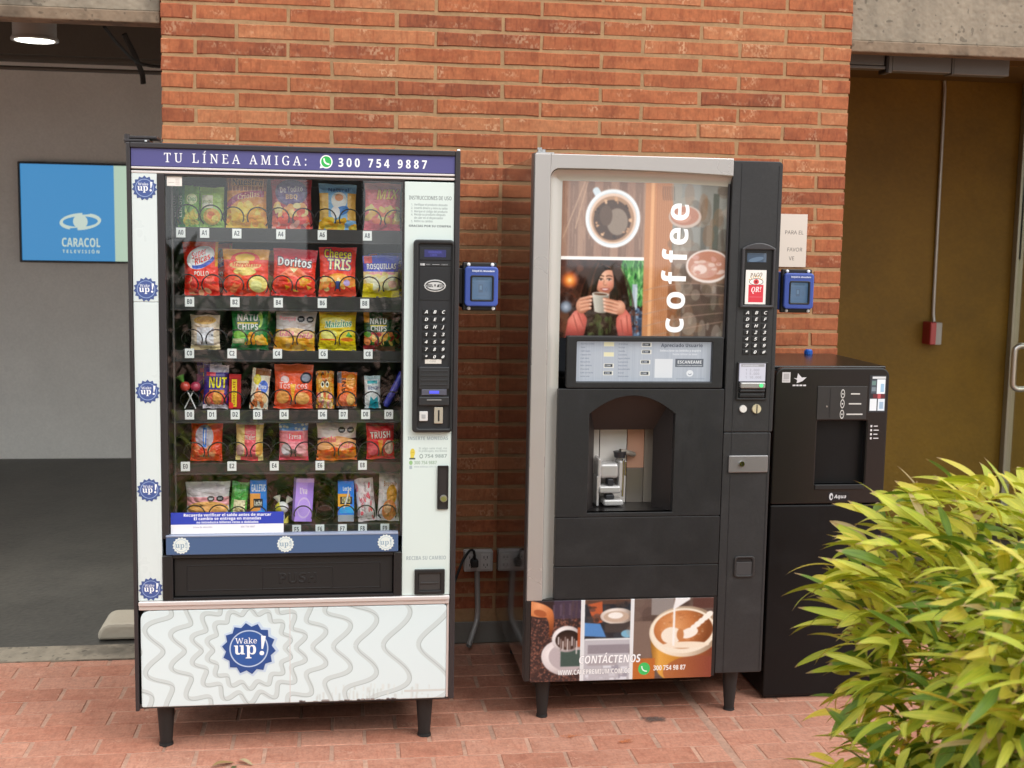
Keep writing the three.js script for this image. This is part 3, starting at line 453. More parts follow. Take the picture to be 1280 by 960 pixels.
  part(m, 'logo', uvBox(extrude(gearShape(-0.266, 0.317, 0.081, 14, 0.012), 0.9535, 0.9545, 0.0003, 1)), mat([1, 1, 1], 0.35, { map: bigGearTex }));
  for (const [x, z] of [[-0.5225, 0.897], [0.275, 0.897], [-0.5225, 0.15], [0.275, 0.15]]) { part(m, 'foot', [cyl(x, 0.069, z, 0.0185, 0.0275, 0.13, 24), cyl(x, 0.004, z, 0.022, 0.021, 0.008, 24)], rubberM); }
  // trays, price tags, coils
  const tags = { A: [1.574, [-0.461, -0.392, -0.298, -0.169, -0.046, 0.089], [0, 1, 2, 4, 6, 8]], B: [1.369, [-0.438, -0.305, -0.177, -0.046, 0.082], [0, 2, 4, 6, 8]], C: [1.2145, [-0.44, -0.315, -0.18, -0.043, 0.093], [0, 2, 4, 6, 8]], D: [1.0285, [-0.442, -0.376, -0.307, -0.24, -0.161, -0.045, 0.018, 0.086, 0.157], [0, 1, 2, 3, 4, 6, 7, 8, 9]], E: [0.870, [-0.456, -0.318, -0.191, -0.053, 0.077], [0, 2, 4, 6, 8]], F: [0.6705, [-0.44, -0.124, -0.053, 0.016, 0.078, 0.147], [0, 5, 6, 7, 8, 9]] };
  const all = []; for (const k in tags) tags[k][2].forEach((n) => all.push(k + n));
  const tagTex = canvasTex(512, 512, (g, W, H) => { all.forEach((t, i) => { const x = (i % 6) * 85, y = Math.floor(i / 6) * 85; g.fillStyle = '#eef4f2'; g.fillRect(x, y, 85, 85); g.fillStyle = '#2c3a44'; g.textAlign = 'center'; g.font = 'bold 48px sans-serif'; g.save(); g.translate(x + 42, y + 60); g.scale(0.85, 1.1); g.fillText(t, 0, 0); g.restore(); }); });
  const tagM = mat([1, 1, 1], 0.5, { map: tagTex }), trayM = mat([0.024, 0.0235, 0.023], 0.45, { roughnessMap: grain }), coilM = mat([0.018, 0.018, 0.02], 0.4, { metalness: 0.2 });
  const floors = { A: 1.588, B: 1.385, C: 1.2205, D: 1.038, E: 0.876, F: 0.682 };
  let ti = 0;
  const coilGeo = {};
  const coil = (tray, x, y, r, dir) => {
    const key = r.toFixed(3) + dir; if (!coilGeo[key]) { const pts = []; for (let i = 0; i <= 84; i++) { const a = -0.45 + (i / 16) * Math.PI * 2; pts.push(V(dir * r * Math.cos(a), r + r * Math.sin(a), i < 9 ? -i * 0.0005 : i < 12 ? -0.0045 - (i - 9) * 0.015 : -0.0495 - (i - 12) * 0.0042)); } coilGeo[key] = new THREE.TubeGeometry(new THREE.CatmullRomCurve3(pts), 130, 0.0021, 5); }
    const o = originOf(tray), me = new THREE.Mesh(coilGeo[key], coilM); me.name = 'coil'; me.position.set(x - o.x, y + 0.003 - o.y, 0.876 - o.z); me.castShadow = me.receiveShadow = true; tray.add(me);
  };
  const wide = { A: [-0.273, -0.139, 0.0, 0.136], B: [-0.408, -0.275, -0.13, 0, 0.132], C: [-0.398, -0.265, -0.128, 0, 0.13], D: [-0.134], E: [-0.395, -0.268, -0.134, -0.002, 0.133], F: [-0.395] };
  const narrow = { A: [-0.442, -0.374], B: [], C: [], D: [-0.443, -0.368, -0.311, -0.235, -0.038, 0.029, 0.105, 0.165], E: [], F: [-0.301, -0.242, -0.17, -0.104, -0.038, 0.027, 0.088, 0.155] };
  for (const k in tags) {
    const f = floors[k], [ty, xs] = tags[k];
    const tray = part(m, 'tray', [box(-0.495, 0.205, f - 0.006, f - 0.001, 0.25, 0.884), box(-0.495, 0.205, ty - 0.024, f + 0.003, 0.8845, 0.888, 0.0015), box(-0.495, 0.205, ty - 0.026, ty - 0.021, 0.884, 0.896, 0.002)], trayM);
    for (const x of [-0.495, 0.201]) part(tray, 'tray_side', box(x, x + 0.004, f, f + 0.06, 0.25, 0.86), trayM);
    xs.forEach((x) => { const g = plate(x - 0.0135, x + 0.0135, ty - 0.0145, ty + 0.0145, 0.8882, 0.8895), i = ti++, uv = g.attributes.uv; for (let q = 0; q < uv.count; q++) uv.setXY(q, ((i % 6) * 85 + 2 + uv.getX(q) * 81) / 512, 1 - (Math.floor(i / 6) * 85 + 83 - uv.getY(q) * 81) / 512); part(tray, 'price_tag', g, tagM); });
    for (const x of wide[k]) { coil(tray, x - 0.036, f, 0.031, 1); coil(tray, x + 0.036, f, 0.031, -1); }
    for (const x of narrow[k]) coil(tray, x, f, k === 'A' ? 0.033 : 0.028, 1);
    if (k === 'C' || k === 'B') for (let i = 0; i < 9; i++) part(tray, 'tray_clip', box(-0.46 + i * 0.072, -0.452 + i * 0.072, f - 0.001, f + 0.006, 0.874, 0.884, 0.001), mat([0.12, 0.115, 0.11], 0.4));
  }
}
function keypad(parent, x0, y0, dx, dy, w, h, z0, z1, m) {
  const chars = ['A', 'B', 'C', 'D', 'E', 'F', 'G', 'H', 'J', '1', '2', '3', '4', '5', '6', '7', '8', '9', '*', '0', '#'];
  keypad.tex ??= canvasTex(512, 512, (g) => { g.fillStyle = '#1d1d1f'; g.fillRect(0, 0, 512, 512); g.fillStyle = '#f2f2f0'; g.textAlign = 'center'; g.font = 'bold italic 78px sans-serif'; chars.forEach((c, i) => g.fillText(c, (i % 5) * 100 + 50, Math.floor(i / 5) * 100 + 78)); });
  keypad.mat ??= mat([1, 1, 1], 0.4, { map: keypad.tex });
  chars.forEach((c, i) => {
    const x = x0 + (i % 3) * dx, y = y0 - Math.floor(i / 3) * dy, g = plate(x - w / 2, x + w / 2, y - h / 2, y + h / 2, z0, z1, 0.0012), uv = g.attributes.uv, a = (w / h) ;
    for (let q = 0; q < uv.count; q++) uv.setXY(q, ((i % 5) * 100 + 50 + (uv.getX(q) - 0.5) * 88 * Math.min(1.1, a)) / 512, 1 - (Math.floor(i / 5) * 100 + 50 - (uv.getY(q) - 0.5) * 88) / 512);
    part(parent, 'key', g, keypad.mat);
  });
}
// ------------------------------------------------------------------ what is on the trays
const CW = 160, CH = 192;
const T = (g, s, font, x, y, c, w, rot = 0, stroke) => { g.save(); g.translate(x, y); g.rotate(rot); g.font = font; g.textAlign = 'center'; const k = w ? w / g.measureText(s).width : 1; g.scale(k, 1); if (stroke) { g.strokeStyle = stroke; g.lineWidth = 7; g.lineJoin = 'round'; g.strokeText(s, 0, 0); } g.fillStyle = c; g.fillText(s, 0, 0); g.restore(); };
const F = (g, c, x, y, w, h) => { g.fillStyle = c; g.fillRect(x, y, w, h); };
const E_ = (g, c, x, y, rx, ry, rot = 0) => { g.fillStyle = c; g.beginPath(); g.ellipse(x, y, rx, ry, rot, 0, 7); g.fill(); };
const seals = (g, x, y, r = 13) => { for (const d of [0, 2.4 * r]) { g.fillStyle = '#26262a'; g.beginPath(); for (let i = 0; i < 8; i++) g.lineTo(x + d + r * Math.cos(i * 0.785 + 0.39), y + r * Math.sin(i * 0.785 + 0.39)); g.fill(); F(g, '#e8e8e8', x + d - r * 0.6, y - 3, r * 1.2, 2); F(g, '#e8e8e8', x + d - r * 0.5, y + 2, r, 2); } };
const chips = (g, cols, x, y, w, h, n, r) => { for (let i = 0; i < n; i++) E_(g, cols[i % cols.length], x + rnd() * w, y + rnd() * h, r * rr(0.7, 1.2), r * rr(0.5, 0.9), rnd() * 3); };
const art = {
  A0: (g) => { F(g, '#7fae52', 0, 0, CW, CH); F(g, '#1d6b35', 0, 0, 50, CH); T(g, 'LIMÓN', 'bold 30px sans-serif', 28, 96, '#e4ecd8', 100, -1.57); chips(g, ['#cdbf4e', '#b5c860', '#e0cf70'], 50, 110, 100, 70, 26, 16); E_(g, '#d8e3b4', 104, 62, 40, 24); T(g, 'Chips', 'bold 26px sans-serif', 104, 70, '#2f7a3a', 60); },
  A1: (g) => { F(g, '#a3c46c', 0, 0, CW, CH); F(g, '#e9e6d2', 14, 40, 74, 60); T(g, 'AREPITAS', 'bold 20px sans-serif', 52, 78, '#7f9a5a', 66); E_(g, '#e7b65e', 80, 138, 56, 38); E_(g, '#d87f4e', 74, 132, 26, 18); E_(g, '#f0d37a', 100, 148, 22, 16); },
  A2: (g) => { F(g, '#c58a2b', 0, 0, CW, CH); F(g, '#7a4a25', 0, 0, CW, 56); for (let i = 0; i < 22; i++) F(g, i % 2 ? '#c89a62' : '#8b5a30', i * 7.5, 0, 3.5, 56); T(g, 'Nuestra', 'bold 32px serif', 84, 36, '#2c1a14', 120, 0, '#caa06a'); g.strokeStyle = '#8c2558'; g.lineWidth = 22; g.beginPath(); g.moveTo(4, 112); g.quadraticCurveTo(40, 62, 150, 66); g.stroke(); T(g, 'Criollas', 'italic bold 24px serif', 88, 82, '#f0d8b0', 90, -0.15); chips(g, ['#e3ab32', '#edbd4a', '#d4942a', '#f3cc66'], 6, 104, 148, 84, 60, 17); },
  A4: (g) => { F(g, '#93303f', 0, 0, CW, CH); E_(g, '#4b3a66', 80, 52, 64, 50); E_(g, '#5d4a80', 80, 52, 54, 41); T(g, 'De Todito', 'bold 30px sans-serif', 80, 50, '#e8e4ee', 92, -0.05); T(g, 'BBQ', 'bold 24px sans-serif', 80, 76, '#f0c9a0', 50); chips(g, ['#f0a05a', '#e8c27a', '#d9543a', '#f3d7a0'], 20, 100, 120, 44, 22, 16); chips(g, ['#e04a35', '#e86a50', '#c93a3a', '#f1a090'], 4, 148, 150, 40, 30, 15); },
  A6: (g) => { F(g, '#88b4d8', 0, 0, CW, CH); F(g, '#e3c078', 0, 40, 40, 110); F(g, '#dcb768', 122, 40, 38, 110); E_(g, '#dfeaf4', 86, 70, 34, 34); E_(g, '#e8a27a', 86, 58, 18, 14); E_(g, '#3a78b8', 96, 112, 34, 18, -0.3); E_(g, '#e6eef6', 70, 118, 20, 24); chips(g, ['#e4b23c', '#d8a02e', '#f0c960'], 6, 150, 148, 38, 40, 15); T(g, 'Natural', 'bold 22px sans-serif', 84, 34, '#2d5d96', 90); },
  A8: (g) => { F(g, '#d9707a', 0, 0, CW, CH); F(g, '#c88a88', 0, 0, CW, 30); T(g, 'MIX', 'italic bold 54px sans-serif', 96, 66, '#e8d560', 96, -0.05, '#b9554f'); chips(g, ['#ecd07e', '#e5b766', '#f2dc98', '#d87a60'], 10, 100, 140, 60, 30, 18); F(g, '#e25a68', 0, 162, CW, 30); },
  B0: (g) => { F(g, '#d5372a', 0, 0, CW, CH); F(g, '#e05a3a', 0, 0, CW, 18); F(g, '#d8a92a', 146, 0, 14, 90); g.save(); g.translate(80, 58); g.rotate(-0.28); E_(g, '#f2eef6', 0, 0, 66, 38); E_(g, '#2b4fa8', 6, 20, 54, 17); E_(g, '#f5f2f6', 2, 2, 56, 22); T(g, 'Super', 'italic bold 30px sans-serif', -4, -6, '#c32c2c', 70); T(g, 'Ricas', 'italic bold 30px sans-serif', 4, 18, '#c32c2c', 78); g.restore(); T(g, 'POLLO', 'bold 24px sans-serif', 82, 122, '#fbe9dc', 70); chips(g, ['#c8281f', '#e2553d', '#eda078', '#bb2219'], 14, 128, 134, 56, 36, 15); },
  B2: (g) => { F(g, '#d4432c', 0, 0, CW, CH); F(g, '#dfa02c', 0, 0, CW, 44); E_(g, '#cf3626', 78, 44, 50, 32); E_(g, '#f2b42a', 78, 38, 34, 18); E_(g, '#f0c08a', 78, 66, 56, 18); g.fillStyle = '#e24a40'; g.fillRect(92, 48, 42, 14); T(g, 'Margarita', 'italic bold 24px serif', 78, 72, '#b9382a', 100); E_(g, '#f0cf82', 76, 92, 40, 16); chips(g, ['#c9301f', '#e87a50', '#d8503a'], 10, 110, 80, 70, 22, 15); E_(g, '#efd488', 122, 140, 32, 36); E_(g, '#f5e2a2', 116, 148, 20, 20); },
  B4: (g) => { F(g, '#b8283a', 0, 0, CW, 60); F(g, '#d8402f', 0, 50, CW, CH); g.fillStyle = '#e87a5a'; g.beginPath(); g.moveTo(20, 110); g.lineTo(78, 60); g.lineTo(138, 110); g.fill(); T(g, 'Doritos', 'bold 46px sans-serif', 78, 70, '#ffffff', 128, 0.04, '#34222a'); g.fillStyle = '#f6e6b6'; g.beginPath(); g.moveTo(62, 78); g.lineTo(78, 96); g.lineTo(92, 78); g.fill(); for (let i = 0; i < 9; i++) { const x = rr(14, 130), y = rr(108, 160), s = rr(18, 32); g.fillStyle = ['#f0a83a', '#e98f2c', '#f4c45c'][i % 3]; g.beginPath(); g.moveTo(x, y); g.lineTo(x + s, y + s * 0.4); g.lineTo(x + s * 0.3, y + s); g.fill(); } F(g, '#cf3a34', 0, 170, CW, 22); },
  B6: (g) => { F(g, '#dc4634', 0, 0, CW, CH); F(g, '#c92f33', 0, 0, CW, 14); g.save(); g.translate(80, 44); g.rotate(0.04); T(g, 'Cheese', 'bold 44px sans-serif', 0, 0, '#f6d94e', 118, 0, '#54306a'); T(g, 'TRIS', 'bold 56px sans-serif', 8, 44, '#f7e6b8', 104, 0, '#5a3672'); g.restore(); E_(g, '#f09a3c', 84, 118, 44, 16); chips(g, ['#f2a85a', '#f6cf92', '#ee8a44'], 8, 120, 144, 46, 34, 13); F(g, '#2f4a86', 72, 132, 18, 30); E_(g, '#b9a8d8', 120, 138, 14, 12); F(g, '#d8503a', 0, 174, CW, 18); },
  B8: (g) => { F(g, '#2b3fae', 0, 0, CW, 74); F(g, '#d83a3a', 8, 4, 34, 34); F(g, '#e6cf9a', 0, 74, CW, CH); T(g, 'ROSQUILLAS', 'bold 34px sans-serif', 82, 62, '#ffffff', 132, -0.02, '#1d2a80'); E_(g, '#dba0a4', 84, 82, 60, 8); chips(g, ['#f2e2b4', '#ecd08e', '#f6ecc8'], 20, 92, 120, 60, 30, 17); F(g, '#dfc81e', 0, 128, 44, 64); F(g, '#e2cc22', 0, 158, CW, 34); E_(g, '#e9b8a8', 132, 130, 20, 16); },
  C0: (g) => { F(g, '#e3d3bf', 0, 0, CW, CH); E_(g, '#d8b26a', 80, 32, 60, 22); T(g, 'Galletas', 'bold 24px serif', 80, 40, '#a8763a', 90); F(g, '#d9dbe0', 36, 70, 92, 100); E_(g, '#7f8794', 124, 84, 8, 8); E_(g, '#8f97a4', 120, 112, 6, 6); F(g, '#e8cfa4', 0, 168, CW, 24); },
  C2: (g) => { F(g, '#1d7a3e', 0, 0, CW, CH); F(g, '#176234', 0, 0, CW, 26); E_(g, '#b7dc72', 124, 54, 14, 34); g.fillStyle = '#2f6a48'; g.beginPath(); g.ellipse(70, 62, 56, 46, 0, 0, 7); g.fill(); T(g, 'NATU', 'bold 42px sans-serif', 72, 58, '#f4f6ec', 96); F(g, '#ecd74a', 26, 64, 92, 8); T(g, 'CHIPS', 'bold 40px sans-serif', 72, 98, '#f4f6ec', 96); E_(g, '#8cc25a', 36, 122, 30, 20); chips(g, ['#eaa83c', '#f0bb58', '#e2962e'], 70, 118, 70, 46, 14, 18); F(g, '#c9cba4', 4, 138, 54, 22); F(g, '#155c30', 0, 168, CW, 24); },
  C4: (g) => { F(g, '#c4bdbb', 0, 0, CW, 96); F(g, '#e6a840', 0, 96, CW, CH); g.fillStyle = '#e8c39a'; g.beginPath(); g.moveTo(0, 110); g.quadraticCurveTo(80, 60, CW, 110); g.lineTo(CW, 130); g.lineTo(0, 130); g.fill(); seals(g, 100, 44, 15); T(g, 'Ponqué', 'bold 26px sans-serif', 48, 54, '#d98a96', 66); T(g, 'Gala', 'italic bold 36px serif', 46, 124, '#c96a8c', 60, -0.1); T(g, 'Gala', 'italic bold 36px serif', 116, 130, '#c96a8c', 64, 0.08); chips(g, ['#e8a43a', '#efb450', '#dd9430'], 0, 140, CW, 50, 30, 16); },
  C6: (g) => { F(g, '#ecc62c', 0, 0, CW, CH); F(g, '#d6a818', 0, 0, CW, 30); E_(g, '#f2dc7a', 60, 60, 54, 20); T(g, 'Maizitos', 'italic bold 38px serif', 82, 84, '#2f8a78', 116, -0.08, '#f6eec0'); E_(g, '#f4e08a', 44, 120, 36, 24); E_(g, '#e8d05a', 116, 116, 36, 22); F(g, '#d8702e', 8, 138, 62, 8); g.fillStyle = '#3f9a3a'; g.beginPath(); g.moveTo(116, 126); g.lineTo(128, 104); g.lineTo(146, 128); g.fill(); E_(g, '#d87a34', 122, 140, 28, 9); F(g, '#f0cf3c', 0, 166, CW, 26); },
  C8: (g) => { F(g, '#24492a', 0, 0, CW, CH); F(g, '#5a3a28', 96, 0, 64, 40); F(g, '#c9943e', 0, 0, 30, 54); T(g, 'NATU', 'bold 40px sans-serif', 74, 62, '#f2f3e4', 88); F(g, '#e3d24a', 34, 66, 84, 8); T(g, 'CHIPS', 'bold 36px sans-serif', 76, 96, '#f2f3e4', 84); chips(g, ['#e0a44e', '#d98858', '#9a2f30', '#e8c070', '#5a8a3c'], 8, 104, 140, 60, 34, 16); F(g, '#8f3034', 0, 164, 60, 28); F(g, '#6a4a34', 60, 170, 100, 22); },
  D1: (g) => { F(g, '#3a2c78', 0, 0, CW, CH); F(g, '#d9d4e4', 40, 0, 120, 34); F(g, '#c9455a', 20, 34, 60, 16); T(g, 'NUT', 'bold 64px sans-serif', 92, 100, '#f0dc32', 116, 0, '#2a1d5a'); F(g, '#c98a40', 40, 108, 96, 16); E_(g, '#c9564a', 80, 148, 70, 36); E_(g, '#e5a05a', 92, 142, 30, 32); E_(g, '#d98a6a', 30, 156, 22, 18); F(g, '#d8cfd4', 0, 172, CW, 20); },
  D2: (g) => { F(g, '#8f1c22', 0, 0, CW, CH); F(g, '#a8262a', 0, 0, CW, 24); F(g, '#e2c93c', 40, 30, 66, 150); T(g, 'CHOCOLATE', 'bold 44px sans-serif', 86, 106, '#7a1a1e', 132, -1.57); E_(g, '#e63a32', 26, 176, 40, 22); },
  D3: (g) => { F(g, '#e9dcc8', 0, 0, CW, CH); F(g, '#8a5a34', 30, 0, 130, 34); E_(g, '#ead24a', 50, 54, 34, 24); E_(g, '#5a78c8', 106, 88, 42, 32); T(g, 'Choco', 'bold 28px sans-serif', 100, 96, '#f2f2fa', 70); chips(g, ['#d99a6a', '#c97a4a', '#e8bc90'], 14, 112, 120, 66, 22, 20); },
  D4: (g) => { F(g, '#dc5a34', 0, 0, CW, CH); F(g, '#e27048', 0, 0, CW, 30); E_(g, '#f2c8c8', 44, 66, 18, 16); E_(g, '#2a2f3c', 132, 58, 24, 24); E_(g, '#8f98a8', 132, 58, 18, 16); T(g, 'Tostacos', 'bold 38px sans-serif', 80, 104, '#f0b8b0', 118, 0, '#c9442a'); g.fillStyle = '#f0a83a'; g.beginPath(); g.moveTo(66, 84); g.lineTo(90, 84); g.lineTo(78, 164); g.fill(); E_(g, '#f0a060', 36, 140, 26, 28); E_(g, '#f0a868', 118, 144, 30, 26); F(g, '#cf4a2a', 0, 172, CW, 20); },
  D6: (g) => { F(g, '#c99a3a', 0, 0, CW, CH); chips(g, ['#e8943a', '#d87a2a', '#f0b45a', '#6a4018'], 0, 0, CW, 56, 26, 16); for (const x of [58, 100]) { E_(g, '#f0ead0', x, 68, 16, 16); E_(g, '#20180f', x, 68, 9, 9); } T(g, 'Crunch', 'bold 30px sans-serif', 80, 106, '#7a4a1a', 100); chips(g, ['#e8c28a', '#d89a9a', '#f0d8a8', '#c96a4a'], 6, 116, 140, 70, 30, 18); },
  D7: (g) => { F(g, '#d8742c', 0, 0, CW, CH); F(g, '#6b6a72', 0, 0, 36, 60); E_(g, '#e89a4a', 110, 50, 40, 36); T(g, 'MANÍ', 'bold 44px sans-serif', 70, 90, '#2a2220', 120, -1.57); E_(g, '#e0704a', 70, 146, 48, 34); E_(g, '#f0b070', 112, 142, 34, 32); F(g, '#4a3a38', 0, 178, CW, 14); },
  D8: (g) => { F(g, '#dfe9ea', 0, 0, CW, CH); F(g, '#bcd0d4', 0, 0, CW, 22); F(g, '#3aa8b0', 30, 28, 100, 18); T(g, 'Menta', 'bold 36px sans-serif', 82, 82, '#5a6a90', 100); g.fillStyle = '#2a9aa8'; g.beginPath(); g.moveTo(40, 192); g.lineTo(60, 118); g.lineTo(90, 140); g.lineTo(130, 120); g.lineTo(140, 192); g.fill(); },
  E0: (g) => { F(g, '#dd5630', 0, 0, CW, CH); F(g, '#c9462a', 130, 0, 30, CH); E_(g, '#b9b2c0', 70, 74, 46, 56); F(g, '#3f7fd0', 62, 30, 18, 92); F(g, '#f2f2f6', 68, 40, 6, 70); chips(g, ['#e8805a', '#f0a07a', '#d8482a'], 4, 120, 120, 60, 18, 18); F(g, '#d84f2a', 0, 172, CW, 20); },
  E2: (g) => { F(g, '#e8c88c', 0, 0, CW, CH); F(g, '#d8d0dc', 0, 0, CW, 18); F(g, '#d9606a', 52, 20, 66, 172); F(g, '#e88a8c', 58, 46, 54, 16); T(g, 'Wafer', 'bold 30px serif', 84, 88, '#f6e4dc', 60); E_(g, '#c8a4a0', 26, 138, 24, 28); E_(g, '#e8a85a', 138, 132, 20, 34); F(g, '#d84a50', 30, 168, 100, 24); },
  E4: (g) => { F(g, '#d9868e', 0, 0, CW, CH); F(g, '#6f9ad0', 0, 0, CW, 44); for (let i = 0; i < 12; i++) E_(g, '#dfe8f2', rr(0, 150), rr(0, 44), 8, 6); F(g, '#cf5a6a', 48, 50, 82, 46); T(g, 'Fresa', 'bold 34px serif', 88, 84, '#f6dfe0', 70); E_(g, '#c9c2c6', 40, 134, 28, 30); E_(g, '#e0a4a8', 118, 134, 34, 28); E_(g, '#7a6468', 78, 144, 20, 12); F(g, '#d0485a', 0, 170, CW, 22); },
  E6: (g) => { F(g, '#c9bdb6', 0, 0, CW, 84); F(g, '#e2702a', 0, 110, CW, CH); g.fillStyle = '#e6a878'; g.beginPath(); g.moveTo(0, 100); g.quadraticCurveTo(80, 50, CW, 100); g.lineTo(CW, 140); g.lineTo(0, 140); g.fill(); seals(g, 100, 46, 15); T(g, 'Gala', 'italic bold 38px serif', 46, 104, '#d8607a', 64, -0.1); T(g, 'Gala', 'italic bold 34px serif', 116, 130, '#d0607a', 60, 0.06); chips(g, ['#e8702a', '#f08a3a', '#d85a1e'], 0, 136, CW, 56, 30, 16); },
  E8: (g) => { F(g, '#cf2a34', 0, 0, CW, CH); F(g, '#8a1a22', 0, 0, CW, 22); T(g, 'TRUSH', 'bold 46px sans-serif', 82, 82, '#f4e8dc', 118, -0.04, '#8f1820'); g.fillStyle = '#e8943a'; g.beginPath(); g.moveTo(66, 92); g.lineTo(96, 92); g.lineTo(80, 170); g.fill(); E_(g, '#e2606a', 34, 136, 28, 34); E_(g, '#e8c4b0', 128, 128, 26, 36); F(g, '#c9242e', 0, 174, CW, 18); },
  F0: (g) => { F(g, '#cfcac6', 0, 0, CW, CH); E_(g, '#c8bfc0', 80, 44, 78, 34); F(g, '#dd9aa0', 0, 70, CW, 40); E_(g, '#e0a86a', 80, 124, 76, 34); seals(g, 92, 78, 14); T(g, 'Chocolate', 'bold 30px serif', 78, 160, '#b0424a', 130); F(g, '#c9605a', 0, 172, CW, 20); },
  F1: (g) => { F(g, '#5fae5c', 0, 0, CW, CH); for (let i = 0; i < 16; i++) E_(g, '#4a9a4c', rr(0, CW), rr(0, 84), 18, 12); F(g, '#ead9b4', 30, 84, 110, 108); T(g, 'Turrón', 'bold 30px serif', 84, 140, '#9a7a40', 84); },
  F2: (g) => { F(g, '#2476c0', 0, 0, CW, CH); F(g, '#e29a58', 0, 60, 100, 80); T(g, 'GALLETAS', 'bold 44px sans-serif', 82, 52, '#e8f0f6', 136); F(g, '#26202a', 34, 84, 88, 40); T(g, 'Leche', 'bold 30px sans-serif', 78, 114, '#f2e6d4', 74); E_(g, '#2f9ae0', 100, 164, 60, 28); },
  F4: (g) => { F(g, '#b093d8', 0, 0, CW, CH); F(g, '#c8b0e6', 0, 0, CW, 20); F(g, '#a486cf', 104, 20, 56, 172); E_(g, '#cbb6e6', 80, 130, 58, 46); E_(g, '#b79adc', 80, 130, 50, 38); T(g, 'Uva', 'bold 36px serif', 70, 70, '#e8dcf4', 70); },
  F7: (g) => { F(g, '#2378c8', 0, 0, CW, CH); F(g, '#e8a24a', 0, 60, 120, 60); F(g, '#241e2a', 24, 74, 116, 34); T(g, 'CHOCO', 'bold 36px sans-serif', 82, 102, '#f2d9a0', 84); T(g, 'Leche', 'bold 26px sans-serif', 90, 46, '#e8f2fa', 84); F(g, '#3aa0e6', 20, 120, 140, 30); F(g, '#9aa2aa', 0, 158, CW, 34); },
  F8: (g) => { F(g, '#ddd2d2', 0, 0, CW, CH); for (let i = 0; i < 26; i++) E_(g, ['#c9848c', '#b8a4a8', '#e8dede', '#d8606c'][i % 4], rr(0, CW), rr(20, 180), 14, 9, rnd() * 3); T(g, 'Malva', 'bold 36px serif', 80, 96, '#b0485c', 96, -0.5); },
  F9: (g) => { F(g, '#cfcac8', 0, 0, CW, CH); E_(g, '#c9963a', 96, 84, 38, 40); E_(g, '#d88a5a', 84, 146, 52, 42); E_(g, '#e8b48a', 70, 138, 26, 22); F(g, '#b9b4b6', 0, 0, CW, 20); T(g, 'Brownie', 'bold 26px sans-serif', 82, 52, '#8a5a3a', 96); },
};
const artKeys = Object.keys(art), COLS = 8;
const artTex = canvasTex(CW * COLS, CH * Math.ceil(artKeys.length / COLS), (out, AW_, AH_) => { const c = document.createElement('canvas'); c.width = AW_; c.height = AH_; const g = c.getContext('2d'); artKeys.forEach((k, i) => { g.save(); g.translate((i % COLS) * CW, Math.floor(i / COLS) * CH); g.beginPath(); g.rect(0, 0, CW, CH); g.clip(); art[k](g); g.restore(); }); out.filter = 'brightness(1.12) saturate(1.22)'; out.drawImage(c, 0, 0); out.filter = 'none'; });
const AH = CH * Math.ceil(artKeys.length / COLS), AW = CW * COLS;
function toArt(g, key) { const i = artKeys.indexOf(key), uv = g.attributes.uv, x = (i % COLS) * CW, y = Math.floor(i / COLS) * CH; for (let q = 0; q < uv.count; q++) uv.setXY(q, (x + 2 + clamp(uv.getX(q), 0, 1) * (CW - 4)) / AW, 1 - (y + CH - 2 - clamp(uv.getY(q), 0, 1) * (CH - 4)) / AH); return g; }
const crinkle = dataTex(512, 512, (u, v) => { const a = Math.abs(fbm(u, v, 28, 34, 611, 3) - 0.5) * 2.4, b = Math.abs(fbm(u, v, 60, 50, 613, 2) - 0.5); const n = clamp(a + 0.5 * b, 0, 1); return [n, n, n]; }, false);
const foilM = mat([1, 1, 1], 0.28, { map: artTex, bumpMap: crinkle, bumpScale: 0.006, clearcoat: 1, clearcoatRoughness: 0.10, side: THREE.DoubleSide });
const boxM = mat([1, 1, 1], 0.45, { map: artTex });
// A sealed pillow bag: swollen middle, flat pinched seals above and below, creases running in from the corners.
function bagGeo(w, h, d, key, s, flare = 0.10) {
  const NX = 14, NY = 18, pos = [], uv = [], idx = [];
  for (const f of [1, -1]) for (let j = 0; j <= NY; j++) for (let i = 0; i <= NX; i++) {
    const u = i / NX, v = j / NY, e = Math.min(v, 1 - v), seal = clamp((e - 0.055) / 0.2, 0, 1), across = Math.pow(Math.max(0, 1 - Math.pow(Math.abs(2 * u - 1), 2.6)), 0.6);
    const wrinkle = (vnoise(u * 7, v * 7, 64, 64, s) - 0.5) * 0.34 + (vnoise(u * 16, v * 3, 64, 64, s + 3) - 0.5) * 0.30 * (1 - seal) ;
    const bulge = d / 2 * (Math.sin(seal * Math.PI / 2) * (0.9 + wrinkle) * across), ridge = e < 0.06 ? Math.sin(u * 60) * 0.0007 : 0;
    const side = 1 - flare * Math.sin(clamp((e - 0.02) / 0.4, 0, 1) * Math.PI / 2) + 0.015 * (vnoise(v * 9, f, 64, 64, s + 9) - 0.5);
    const lean = 0.004 * (vnoise(u * 3, v * 2, 64, 64, s + 5) - 0.5);
    pos.push((u - 0.5) * w * side, (v - 0.5) * h + (e < 0.02 ? 0.004 * (vnoise(u * 5, 1 + f * 0 + v, 64, 64, s + 7) - 0.5) : 0), f * bulge + ridge + lean); uv.push(f > 0 ? u : 1 - u, v);
  }
  const row = NX + 1, half = row * (NY + 1);
  for (let f = 0; f < 2; f++) for (let j = 0; j < NY; j++) for (let i = 0; i < NX; i++) { const a = f * half + j * row + i, b = a + 1, c = a + row, e = c + 1; f ? idx.push(a, c, b, b, c, e) : idx.push(a, b, c, b, e, c); }
  const g = new THREE.BufferGeometry(); g.setAttribute('position', new THREE.Float32BufferAttribute(pos, 3)); g.setAttribute('uv', new THREE.Float32BufferAttribute(uv, 2)); g.setIndex(idx); g.computeVertexNormals();
  return toArt(g, key);
}
